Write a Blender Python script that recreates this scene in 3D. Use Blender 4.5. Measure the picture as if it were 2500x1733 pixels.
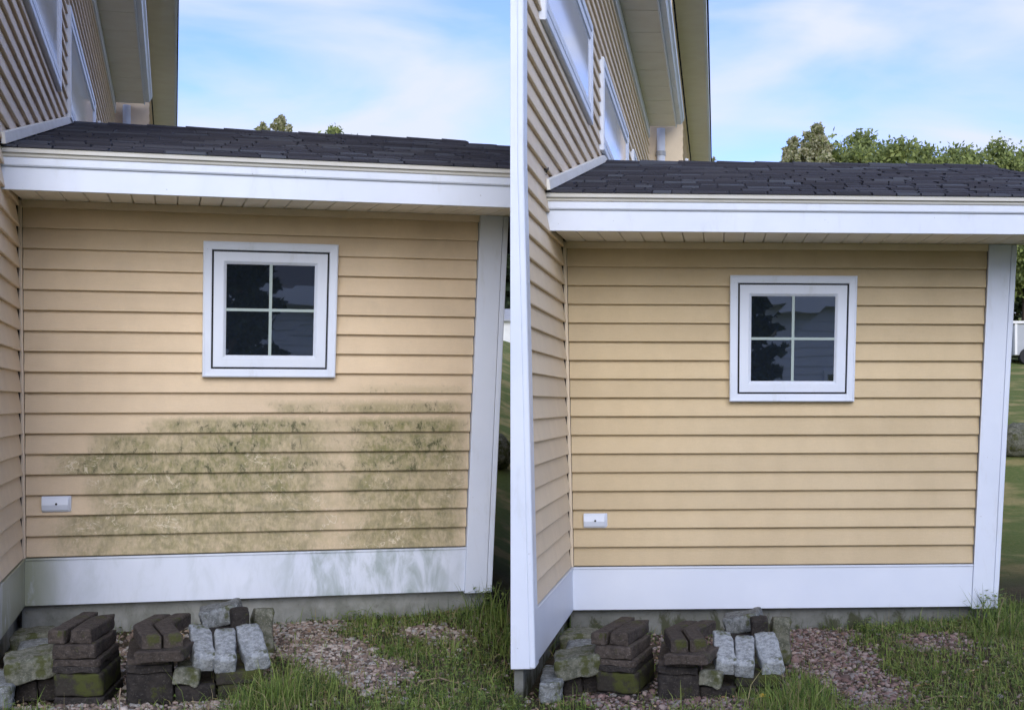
import bpy, math, random
import numpy as np
from mathutils import Vector, Matrix, noise as mnoise

random.seed(7)
RNG = np.random.default_rng(11)
for o in list(bpy.data.objects):
    bpy.data.objects.remove(o)
scene = bpy.context.scene
COL = scene.collection
R = math.radians
EYE = 1.42

# ------------------------------------------------------------------ camera
cam = bpy.data.cameras.new('camera')
cam.lens = 47.52
cam.sensor_width = 36.0
cam.sensor_fit = 'HORIZONTAL'
cam.shift_y = 0.0474
cam.clip_start = 0.05
cam.clip_end = 3000
camo = bpy.data.objects.new('camera', cam)
camo.location = (0, 0, EYE)
camo.rotation_euler = (R(90), 0, 0)
COL.objects.link(camo)
scene.camera = camo

# ------------------------------------------------------------------ world, sun, exposure
SUN_EL, SUN_AZ = 22.0, 176.0          # veiled sun behind the viewpoint, softened by thin cloud
world = bpy.data.worlds.new('World')
scene.world = world
world.use_nodes = True
wt = world.node_tree
for n in list(wt.nodes):
    wt.nodes.remove(n)
wo = wt.nodes.new('ShaderNodeOutputWorld')
bg = wt.nodes.new('ShaderNodeBackground')
bg.inputs['Strength'].default_value = 0.15
sky = wt.nodes.new('ShaderNodeTexSky')
sky.sky_type = 'NISHITA'
sky.sun_disc = False
sky.sun_elevation = R(SUN_EL)
sky.sun_rotation = R(SUN_AZ)
sky.air_density = 1.0
sky.dust_density = 0.1
sky.ozone_density = 3.0
tc = wt.nodes.new('ShaderNodeTexCoord')
mp = wt.nodes.new('ShaderNodeMapping')
mp.inputs['Rotation'].default_value = (0, R(-24), 0)
mp.inputs['Location'].default_value = (0.31, 0.0, 0.17)
mp.inputs['Scale'].default_value = (1.25, 1.0, 4.4)
cn = wt.nodes.new('ShaderNodeTexNoise')
cn.inputs['Scale'].default_value = 3.1
cn.inputs['Detail'].default_value = 7
cn.inputs['Roughness'].default_value = 0.48
cn.inputs['Distortion'].default_value = 0.35
cr = wt.nodes.new('ShaderNodeValToRGB')
cr.color_ramp.elements[0].position = 0.40
cr.color_ramp.elements[0].color = (0.0, 0.0, 0.0, 1)
cr.color_ramp.elements[1].position = 0.62
cr.color_ramp.elements[1].color = (0.96, 0.96, 0.96, 1)
cm = wt.nodes.new('ShaderNodeMix')
cm.data_type = 'RGBA'
cm.inputs[7].default_value = (2.75, 2.95, 3.55, 1)
wt.links.new(tc.outputs['Generated'], mp.inputs['Vector'])
wt.links.new(mp.outputs['Vector'], cn.inputs['Vector'])
wt.links.new(cn.outputs['Fac'], cr.inputs['Fac'])
wt.links.new(cr.outputs['Color'], cm.inputs[0])
tint = wt.nodes.new('ShaderNodeMix')
tint.data_type = 'RGBA'
tint.blend_type = 'MULTIPLY'
tint.inputs[0].default_value = 1.0
tint.inputs[7].default_value = (0.58, 0.56, 0.86, 1)
wt.links.new(sky.outputs['Color'], tint.inputs[6])
wt.links.new(tint.outputs[2], cm.inputs[6])
wt.links.new(cm.outputs[2], bg.inputs['Color'])
wt.links.new(bg.outputs['Background'], wo.inputs['Surface'])

sun = bpy.data.lights.new('sun', 'SUN')
sun.energy = 1.35
sun.angle = R(48)
sun.color = (1.0, 0.965, 0.92)
suno = bpy.data.objects.new('sun', sun)
_e, _a = R(SUN_EL), R(SUN_AZ)
sdir = Vector((math.sin(_a) * math.cos(_e), math.cos(_a) * math.cos(_e), math.sin(_e)))
suno.rotation_euler = (-sdir).to_track_quat('-Z', 'Y').to_euler()
suno.location = (0, 0, 30)
COL.objects.link(suno)

scene.view_settings.view_transform = 'Standard'
scene.view_settings.look = 'None'
scene.view_settings.exposure = 0.98
scene.view_settings.gamma = 1.0
scene.view_settings.use_curve_mapping = False
scene.render.engine = 'CYCLES'
scene.cycles.use_denoising = True
scene.cycles.max_bounces = 5
scene.cycles.diffuse_bounces = 3
scene.cycles.glossy_bounces = 2
scene.cycles.use_adaptive_sampling = True
scene.cycles.adaptive_threshold = 0.03

# ------------------------------------------------------------------ material helpers
class NG:
    """tiny node-graph writer"""
    def __init__(s, name):
        s.m = bpy.data.materials.new(name)
        s.m.use_nodes = True
        s.t = s.m.node_tree
        s.b = s.t.nodes['Principled BSDF']
    def n(s, typ, **kw):
        nd = s.t.nodes.new(typ)
        for k, v in kw.items():
            setattr(nd, k, v)
        return nd
    def put(s, sock, v):
        if isinstance(v, bpy.types.NodeSocket):
            s.t.links.new(v, sock)
        elif v is not None:
            sock.default_value = v
    def math(s, op, a, b=None, c=None, clamp=False):
        nd = s.n('ShaderNodeMath', operation=op)
        nd.use_clamp = clamp
        s.put(nd.inputs[0], a)
        if b is not None: s.put(nd.inputs[1], b)
        if c is not None: s.put(nd.inputs[2], c)
        return nd.outputs[0]
    def step(s, x, lo, hi, a=0.0, b=1.0):
        nd = s.n('ShaderNodeMapRange', interpolation_type='SMOOTHSTEP')
        s.put(nd.inputs[0], x); s.put(nd.inputs[1], lo); s.put(nd.inputs[2], hi)
        nd.inputs[3].default_value = a; nd.inputs[4].default_value = b
        return nd.outputs[0]
    def noise(s, vec, scale, detail=4, rough=0.55, dist=0.0, color=False):
        nd = s.n('ShaderNodeTexNoise')
        s.put(nd.inputs['Vector'], vec)
        nd.inputs['Scale'].default_value = scale
        nd.inputs['Detail'].default_value = detail
        nd.inputs['Roughness'].default_value = rough
        nd.inputs['Distortion'].default_value = dist
        return nd.outputs['Color' if color else 'Fac']
    def mapv(s, vec, scale=(1, 1, 1), loc=(0, 0, 0)):
        nd = s.n('ShaderNodeMapping')
        s.put(nd.inputs[0], vec)
        nd.inputs['Scale'].default_value = scale
        nd.inputs['Location'].default_value = loc
        return nd.outputs[0]
    def mix(s, f, a, b, mode='MIX'):
        nd = s.n('ShaderNodeMix', data_type='RGBA', blend_type=mode)
        s.put(nd.inputs[0], f)
        s.put(nd.inputs[6], a if isinstance(a, bpy.types.NodeSocket) else (*a, 1))
        s.put(nd.inputs[7], b if isinstance(b, bpy.types.NodeSocket) else (*b, 1))
        return nd.outputs[2]
    def coord(s, obj=None):
        nd = s.n('ShaderNodeTexCoord')
        if obj: nd.object = obj
        return nd.outputs['Object']
    def xyz(s, vec):
        nd = s.n('ShaderNodeSeparateXYZ')
        s.put(nd.inputs[0], vec)
        return nd.outputs
    def rnd(s):
        return s.n('ShaderNodeObjectInfo').outputs['Random']
    def bump(s, h, strength=0.2, dist=0.01):
        nd = s.n('ShaderNodeBump')
        nd.inputs['Strength'].default_value = strength
        nd.inputs['Distance'].default_value = dist
        s.put(nd.inputs['Height'], h)
        s.put(s.b.inputs['Normal'], nd.outputs[0])
    def done(s, col, rough=0.6, spec=0.3):
        s.put(s.b.inputs['Base Color'], col if isinstance(col, bpy.types.NodeSocket) else (*col, 1))
        s.put(s.b.inputs['Roughness'], rough)
        s.b.inputs['Specular IOR Level'].default_value = spec
        return s.m

def plain(name, c1, c2=None, scale=8.0, rough=0.6, spec=0.3, bump=0.0, bscale=60.0, bdist=0.004, vary=0.0, stretch=(1, 1, 1)):
    g = NG(name)
    v = g.mapv(g.coord(), stretch)
    col = g.mix(g.step(g.noise(v, scale, 5), 0.3, 0.7), c1, c2 or c1)
    if vary:
        f = g.math('MULTIPLY_ADD', g.rnd(), 2 * vary, 1 - vary)
        cx = g.n('ShaderNodeCombineColor')
        for i in range(3): g.put(cx.inputs[i], f)
        col = g.mix(1.0, col, cx.outputs[0], 'MULTIPLY')
    if bump:
        g.bump(g.noise(v, bscale, 4), bump, bdist)
    return g.done(col, rough, spec)

# ------------------------------------------------------------------ mesh helpers
class MB:
    def __init__(s):
        s.v, s.f = [], []
    def quad(s, *p):
        i = len(s.v); s.v += [tuple(q) for q in p]; s.f.append(tuple(range(i, i + len(p)))); return s
    def hexa(s, p):   # 8 points: bottom ring 0-3, top ring 4-7
        i = len(s.v); s.v += [tuple(q) for q in p]
        s.f += [tuple(i + k for k in f) for f in ((3, 2, 1, 0), (4, 5, 6, 7), (0, 1, 5, 4), (1, 2, 6, 5), (2, 3, 7, 6), (3, 0, 4, 7))]
        return s
    def box(s, a0, a1, b0, b1, c0, c1):
        if c0 < 2.0 and c1 > 3.0:                        # extra ring where the lean warped into the walls ends
            return s.tower([(c, [(a0, b0), (a1, b0), (a1, b1), (a0, b1)]) for c in (c0, 2.45, c1)])
        return s.hexa([(a0, b0, c0), (a1, b0, c0), (a1, b1, c0), (a0, b1, c0), (a0, b0, c1), (a1, b0, c1), (a1, b1, c1), (a0, b1, c1)])
    def tower(s, rings):
        i = len(s.v); n = len(rings[0][1])
        for z, pts in rings: s.v += [(p[0], p[1], z) for p in pts]
        for k in range(len(rings) - 1):
            for j in range(n):
                a = i + k * n + j; b = i + k * n + (j + 1) % n
                s.f.append((a, b, b + n, a + n))
        s.f.append(tuple(i + j for j in range(n))[::-1]); s.f.append(tuple(i + (len(rings) - 1) * n + j for j in range(n)))
        return s
    def extr(s, prof, axis_pts):
        """profile list of (p,q) swept between two frames: axis_pts = functions (p,q)->xyz"""
        n = len(prof); i = len(s.v)
        for fn in axis_pts:
            s.v += [fn(p, q) for p, q in prof]
        m = len(axis_pts)
        for k in range(m - 1):
            for j in range(n):
                a = i + k * n + j; b = i + k * n + (j + 1) % n
                s.f.append((a, b, b + n, a + n))
        s.f.append(tuple(i + j for j in range(n))[::-1]); s.f.append(tuple(i + (m - 1) * n + j for j in range(n)))
        return s
    def ring(s, fn, a0, a1, z0, z1, prof):
        """mitred rectangular frame; prof = [(inset, outward)], fn(a,n,z)->xyz"""
        i = len(s.v); n = len(prof)
        for ins, out in prof:
            for (a, z) in ((a0 + ins, z0 + ins), (a1 - ins, z0 + ins), (a1 - ins, z1 - ins), (a0 + ins, z1 - ins)):
                s.v.append(fn(a, out, z))
        for k in range(n - 1):
            for j in range(4):
                s.f.append((i + k * 4 + j, i + k * 4 + (j + 1) % 4, i + (k + 1) * 4 + (j + 1) % 4, i + (k + 1) * 4 + j))
        return s
    def tube(s, p0, p1, r0, r1, n=8, cap=True):
        p0, p1 = Vector(p0), Vector(p1); ax = (p1 - p0).normalized()
        e1 = ax.orthogonal().normalized(); e2 = ax.cross(e1); i = len(s.v)
        for p, r in ((p0, r0), (p1, r1)):
            for k in range(n):
                t = 2 * math.pi * k / n
                s.v.append(tuple(p + e1 * (r * math.cos(t)) + e2 * (r * math.sin(t))))
        for k in range(n):
            s.f.append((i + k, i + (k + 1) % n, i + n + (k + 1) % n, i + n + k))
        if cap:
            s.f.append(tuple(i + k for k in range(n))[::-1]); s.f.append(tuple(i + n + k for k in range(n)))
        return s
    def build(s, name, mat, parent=None, fn=None, bevel=0.0, smooth=False, fixn=True):
        me = bpy.data.meshes.new(name)
        vv = [fn(*p) for p in s.v] if fn else s.v
        me.from_pydata([tuple(p) for p in vv], [], s.f)
        if fixn:
            import bmesh
            bm = bmesh.new(); bm.from_mesh(me); bmesh.ops.recalc_face_normals(bm, faces=bm.faces); bm.to_mesh(me); bm.free()
        me.materials.append(mat)
        if smooth:
            me.polygons.foreach_set('use_smooth', [True] * len(me.polygons))
        o = bpy.data.objects.new(name, me)
        COL.objects.link(o)
        if parent: o.parent = parent
        if bevel:
            b = o.modifiers.new('bevel', 'BEVEL'); b.width = bevel; b.segments = 2; b.limit_method = 'ANGLE'; b.angle_limit = R(40)
        return o

def tag(o, label=None, cat=None, group=None, kind=None):
    if label: o['label'] = label
    if cat: o['category'] = cat
    if group: o['group'] = group
    if kind: o['kind'] = kind
    return o
def empty(name, loc, rz=0.0):
    o = bpy.data.objects.new(name, None); o.location = loc; o.rotation_euler = (0, 0, rz)
    o.empty_display_size = 0.2; COL.objects.link(o); return o
def mesh_obj(name, verts, faces, mat, parent=None):
    me = bpy.data.meshes.new(name); me.from_pydata(verts, [], faces); me.materials.append(mat)
    o = bpy.data.objects.new(name, me); COL.objects.link(o)
    if parent: o.parent = parent
    return o

# ------------------------------------------------------------------ shared materials
M = {}
def trim_mat():
    g = NG('white vinyl trim')
    v = g.coord()
    col = g.mix(g.step(g.noise(v, 2.2, 4), 0.3, 0.7), (0.74, 0.79, 0.88), (0.69, 0.745, 0.845))
    st = g.noise(g.mapv(v, (1, 1, 0.25)), 11, 5, 0.65, 0.3)
    col = g.mix(g.math('MULTIPLY', g.step(st, 0.55, 0.80), 0.30), col, (0.46, 0.47, 0.44))
    col = g.mix(g.math('MULTIPLY', g.step(g.noise(v, 60, 2), 0.74, 0.79), 0.5), col, (0.16, 0.16, 0.14))
    g.bump(g.noise(v, 25, 3), 0.05, 0.002)
    return g.done(col, g.step(st, 0.3, 0.8, 0.36, 0.55), 0.4)
M['trim'] = trim_mat()
M['crown'] = plain('weathered white crown moulding', (0.78, 0.765, 0.71), (0.72, 0.70, 0.635), 5.0, 0.5, 0.3, stretch=(1, 1, 3))
M['soffit'] = plain('cream vinyl soffit', (0.84, 0.81, 0.72), (0.80, 0.76, 0.67), 4.0, 0.55, 0.3, 0.06, 220, 0.001)
M['dark'] = plain('black rubber gasket', (0.015, 0.015, 0.017), None, 4, 0.6)
M['gap'] = plain('dark brown shadow gap', (0.06, 0.045, 0.035), None, 4, 0.8)
M['muntin'] = plain('pale green grey muntin', (0.36, 0.44, 0.42), None, 4, 0.45, 0.4)
M['metal'] = plain('galvanised metal strap', (0.35, 0.37, 0.40), None, 9, 0.4, 0.5)

def siding_mat(name, c1, c2, root, stain=False):
    g = NG(name)
    v = g.coord(root)
    grain = g.noise(g.mapv(v, (3, 3, 60)), 9, 4, 0.6)
    big = g.noise(v, 1.6, 3)
    col = g.mix(g.step(big, 0.3, 0.7), c1, c2)
    f = g.math('MULTIPLY_ADD', g.rnd(), 0.12, 0.94)
    f = g.math('MULTIPLY', f, g.math('MULTIPLY_ADD', grain, 0.20, 0.90))
    f = g.math('MULTIPLY', f, g.math('MULTIPLY_ADD', g.noise(g.mapv(v, (1, 1, 0.4)), 6, 5, 0.65), 0.22, 0.89))
    f = g.math('MULTIPLY', f, g.math('MULTIPLY_ADD', g.noise(v, 210, 2), 0.16, 0.92))
    cc = g.n('ShaderNodeCombineColor')
    for i in range(3): g.put(cc.inputs[i], f)
    col = g.mix(1.0, col, cc.outputs[0], 'MULTIPLY')
    rough = 0.52
    if stain:
        x, y, z = g.xyz(v)
        q = g.math('DIVIDE', g.math('SUBTRACT', z, 0.268), 0.114)
        fr = g.math('FRACT', q)
        row = g.math('FLOOR', q)
        wnz = g.n('ShaderNodeTexWhiteNoise', noise_dimensions='1D'); g.put(wnz.inputs['W'], row)
        n1 = g.noise(g.mapv(v, (1, 1, 1.2)), 4.2, 6, 0.62, 0.4)
        n2 = g.math('MULTIPLY_ADD', g.noise(g.mapv(v, (1.5, 1, 0.7)), 46, 5, 0.72, 0.4), 0.45, g.math('MULTIPLY', g.noise(g.mapv(v, (1, 1, 1), (3, 0, 5)), 12, 5, 0.65, 0.8), 0.55))
        n3 = g.noise(g.mapv(v, (1.3, 1, 0.8), (4.1, 0, 2)), 21, 6, 0.74, 0.35)
        def rowramp(vals):                                  # one constant value per course, counted from the skirt board
            nd = g.n('ShaderNodeValToRGB'); r = nd.color_ramp; r.interpolation = 'CONSTANT'
            r.elements[0].position = 0.0; r.elements[0].color = (vals[0],) * 3 + (1,)
            r.elements[1].position = 1 / 16; r.elements[1].color = (vals[1],) * 3 + (1,)
            for k in range(2, len(vals)):
                e = r.elements.new(k / 16); e.color = (vals[k],) * 3 + (1,)
            g.put(nd.inputs[0], g.math('DIVIDE', g.math('ADD', row, 0.5), 16.0)); return nd.outputs[0]
        inten = rowramp([0.85, 0.88, 0.92, 0.96, 1.0, 1.0, 1.0, 0.75, 0.35, 0.0])
        ustart = g.math('MULTIPLY', rowramp([0.05, 0.07, 0.10, 0.11, 0.09, 0.13, 0.22, 0.50, 0.68, 1.0]), 2.6)
        hgt = rowramp([3.0, 3.0, 3.0, 2.2, 1.6, 1.05, 0.72, 0.55, 0.40, 0.0])   # how far up the course the growth climbs
        us = g.math('MULTIPLY_ADD', wnz.outputs[0], 0.16, g.math('MULTIPLY_ADD', n1, 0.5, g.math('SUBTRACT', ustart, 0.34)))
        left = g.step(x, g.math('SUBTRACT', us, 0.06), g.math('ADD', us, 0.22))
        right = g.step(g.math('MULTIPLY_ADD', n1, 0.22, x), 2.52, 2.68, 1.0, 0.0)
        climb = g.math('SUBTRACT', g.math('ADD', fr, g.math('MULTIPLY_ADD', n2, 1.1, -0.55)), hgt)
        up = g.step(climb, -0.22, 0.20, 1.0, 0.0)
        gapu = g.math('ABSOLUTE', g.math('SUBTRACT', g.math('MULTIPLY_ADD', n1, 0.3, x), 1.88))
        gap = g.step(gapu, 0.0, 0.22, 0.50, 1.0)
        a = g.math('MULTIPLY', g.math('MULTIPLY', inten, up), g.math('MULTIPLY', left, right))
        a = g.math('MULTIPLY', a, g.math('MULTIPLY', gap, g.step(n1, 0.25, 0.60, 0.55, 1.0)))
        fac = g.math('MULTIPLY', a, g.step(n2, 0.33, 0.62, 0.38, 1.0), clamp=True)
        green = g.mix(g.step(n3, 0.35, 0.65), (0.175, 0.175, 0.050), (0.095, 0.110, 0.038))
        col = g.mix(g.math('MULTIPLY', fac, 0.90), col, green)
        dk = g.math('MULTIPLY', g.step(n3, 0.55, 0.63), g.step(q, 2.6, 4.6))
        dk = g.math('MULTIPLY', g.math('MULTIPLY', dk, a), g.step(fr, 0.40, 0.80, 1.0, 0.0))
        col = g.mix(g.math('MULTIPLY', dk, 0.85), col, (0.050, 0.055, 0.016))
        # pale snail-grazed trails
        t1 = g.noise(g.mapv(v, (1, 1, 1.5), (7, 0, 3)), 5.2, 3, 0.66, 0.9)
        ln = g.step(g.math('ABSOLUTE', g.math('SUBTRACT', t1, 0.5)), 0.003, 0.011, 1.0, 0.0)
        zone = g.step(g.noise(g.mapv(v, (1, 1, 1), (1.7, 0, 9)), 3.0, 2), 0.49, 0.57)
        ln = g.math('MULTIPLY', g.math('MULTIPLY', ln, zone), g.math('MULTIPLY', g.step(a, 0.12, 0.4), g.step(q, 4.6, 5.6, 1.0, 0.0)))
        col = g.mix(g.math('MULTIPLY', ln, 0.75), col, (0.68, 0.60, 0.44))
        # faint grey dirt high up under the eave
        d2 = g.math('MULTIPLY', g.step(g.noise(v, 2.3, 5), 0.5, 0.75), g.step(z, 1.3, 1.8))
        col = g.mix(g.math('MULTIPLY', d2, 0.22), col, (0.30, 0.27, 0.20))
    g.bump(g.math('MULTIPLY_ADD', g.noise(g.mapv(v, (4, 4, 40)), 30, 3, 0.6), 0.6, grain), 0.30, 0.004)
    return g.done(col, rough, 0.25)

def skirt_mat(name, root, stain):
    g = NG(name)
    v = g.coord(root)
    x, y, z = g.xyz(v)
    col = g.mix(g.step(g.noise(v, 2.0, 4), 0.3, 0.7), (0.74, 0.79, 0.88), (0.69, 0.745, 0.845))
    if stain:
        n = g.noise(g.mapv(v, (1.4, 1, 0.5)), 6.5, 6, 0.65, 0.5)
        a = g.math('MULTIPLY', g.step(x, 1.15, 1.75), g.step(x, 2.30, 2.50, 1.0, 0.0))
        a = g.math('MULTIPLY', a, g.step(n, 0.36, 0.66))
        c = g.step(x, 0.02, 0.34, 1.0, 0.0)
        c = g.math('MULTIPLY', c, g.step(n, 0.22, 0.50))
        b = g.math('MULTIPLY', g.step(n, 0.42, 0.75), 0.30)
        col = g.mix(g.math('MULTIPLY', g.math('MAXIMUM', a, b), 0.75), col, (0.27, 0.34, 0.31))
        col = g.mix(g.math('MULTIPLY', c, 0.8), col, (0.25, 0.26, 0.11))
        sp = g.math('MULTIPLY', g.step(g.noise(v, 90, 2), 0.72, 0.78), g.step(z, 0.20, 0.25))
        col = g.mix(g.math('MULTIPLY', sp, 0.6), col, (0.08, 0.09, 0.06))
    return g.done(col, 0.42, 0.4)

def concrete_mat(name, root, moss):
    g = NG(name)
    v = g.coord(root)
    x, y, z = g.xyz(v)
    n = g.noise(v, 7, 6, 0.65)
    col = g.mix(g.step(n, 0.3, 0.7), tuple(c * (1.5 if moss < .5 else 1.0) for c in (0.21, 0.215, 0.20)), tuple(c * (1.5 if moss < .5 else 1.0) for c in (0.145, 0.15, 0.135)))
    k = g.noise(g.mapv(v, (1, 1, 0.55)), 9, 6, 0.7, 0.6)
    edge = g.math('MULTIPLY_ADD', z, -1.3, k)
    col = g.mix(g.math('MULTIPLY', g.step(edge, 0.60, 0.74), moss), col, (0.055, 0.06, 0.03))
    col = g.mix(g.math('MULTIPLY', g.step(g.noise(v, 31, 3), 0.6, 0.72), 0.35), col, (0.09, 0.085, 0.06))
    g.bump(g.noise(v, 50, 5), 0.35, 0.006)
    return g.done(col, 0.9, 0.15)

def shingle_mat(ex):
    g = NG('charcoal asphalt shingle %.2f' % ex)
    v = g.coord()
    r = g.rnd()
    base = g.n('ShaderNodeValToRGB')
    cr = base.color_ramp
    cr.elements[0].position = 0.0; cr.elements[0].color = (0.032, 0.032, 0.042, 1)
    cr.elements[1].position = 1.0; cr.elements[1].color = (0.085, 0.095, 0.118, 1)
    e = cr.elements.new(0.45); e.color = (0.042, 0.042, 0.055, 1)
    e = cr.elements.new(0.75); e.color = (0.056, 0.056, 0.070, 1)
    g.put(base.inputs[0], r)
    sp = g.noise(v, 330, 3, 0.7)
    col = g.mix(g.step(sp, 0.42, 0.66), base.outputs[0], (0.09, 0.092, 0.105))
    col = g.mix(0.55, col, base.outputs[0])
    # shadow line below each overlapping course, painted as a dark upper band
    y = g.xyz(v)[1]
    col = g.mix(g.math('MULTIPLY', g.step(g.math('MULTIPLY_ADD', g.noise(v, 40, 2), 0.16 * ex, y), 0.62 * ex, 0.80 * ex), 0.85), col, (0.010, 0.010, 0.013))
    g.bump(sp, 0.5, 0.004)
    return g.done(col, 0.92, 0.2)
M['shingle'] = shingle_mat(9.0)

def glass_mat():
    g = NG('dark window glass')
    v = g.coord()
    g.b.inputs['IOR'].default_value = 3.0
    g.bump(g.noise(v, 1.7, 2), 0.05, 0.02)
    return g.done((0.012, 0.017, 0.024), 0.015, 0.5)
M['glass'] = glass_mat()
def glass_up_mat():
    g = NG('upper window glass with painted sky reflection')
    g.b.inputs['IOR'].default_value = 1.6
    return g.done((0.62, 0.66, 0.78), 0.05, 0.5)  # pale base colour paints in the sky's reflection
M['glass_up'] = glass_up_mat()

# ------------------------------------------------------------------ terrain
def sstep(x, a, b):
    t = np.clip((np.asarray(x, float) - a) / (b - a), 0, 1); return t * t * (3 - 2 * t)
def ground_z(X, Y):
    X = np.asarray(X, float); Y = np.asarray(Y, float)
    side = 0.12 + 0.05 * sstep(X, -1.6, -0.5) - 0.17 * sstep(X, -0.30, 0.10) + 0.07 * sstep(X, 1.8, 2.9)
    h = side * (1 - 0.3 * sstep(Y, 9, 14))
    rise = np.clip(Y - 11.5, 0, None)
    h = h + 0.105 * rise * sstep(Y, 11.5, 20) * (1 - 0.35 * sstep(Y, 38, 70)) 
    h = h + 0.012 * np.sin(X * 3.1 + Y * 1.7) + 0.008 * np.sin(X * 7.3 - Y * 5.1)
    return h
def grid_mesh(name, xs, ys, mat, hole=None):
    XX, YY = np.meshgrid(xs, ys)
    ZZ = ground_z(XX, YY)
    nx, ny = len(xs), len(ys)
    verts = np.stack([XX.ravel(), YY.ravel(), ZZ.ravel()], 1)
    f = [(j * nx + i, j * nx + i + 1, (j + 1) * nx + i + 1, (j + 1) * nx + i) for j in range(ny - 1) for i in range(nx - 1)]
    return mesh_obj(name, verts.tolist(), f, mat)
def lawn_mat():
    g = NG('soil and thin lawn')
    v = g.coord()
    x, y, z = g.xyz(v)
    n = g.noise(v, 1.3, 6, 0.6)
    n2 = g.noise(v, 24, 5, 0.65)
    soil = g.mix(g.step(n2, 0.3, 0.7), (0.085, 0.066, 0.045), (0.040, 0.036, 0.022))
    grass = g.mix(g.step(n2, 0.3, 0.7), (0.105, 0.150, 0.038), (0.165, 0.185, 0.060))
    dry = g.mix(g.step(n2, 0.3, 0.7), (0.36, 0.30, 0.13), (0.25, 0.23, 0.09))
    far = g.mix(g.step(n, 0.45, 0.62), grass, dry)
    col = g.mix(g.math('MAXIMUM', g.step(y, 9.0, 12.5), g.step(y, 4.2, 5.2, 1.0, 0.0)), soil, far)  # dry lawn mix added on unseen near ground to bounce light onto the walls
    g.bump(n2, 0.6, 0.03)
    return g.done(col, 0.95, 0.1)
xs = np.unique(np.concatenate([np.linspace(-900, -20, 14), np.linspace(-20, -4.5, 14), np.linspace(-4.5, 5, 130), np.linspace(5, 20, 14), np.linspace(20, 900, 14)]))
ys = np.unique(np.concatenate([np.linspace(-600, -12, 10), np.linspace(-12, 4, 18), np.linspace(4, 11, 110), np.linspace(11, 70, 60), np.linspace(70, 1600, 16)]))
tag(grid_mesh('ground', xs, ys, lawn_mat()), kind='structure')

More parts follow.
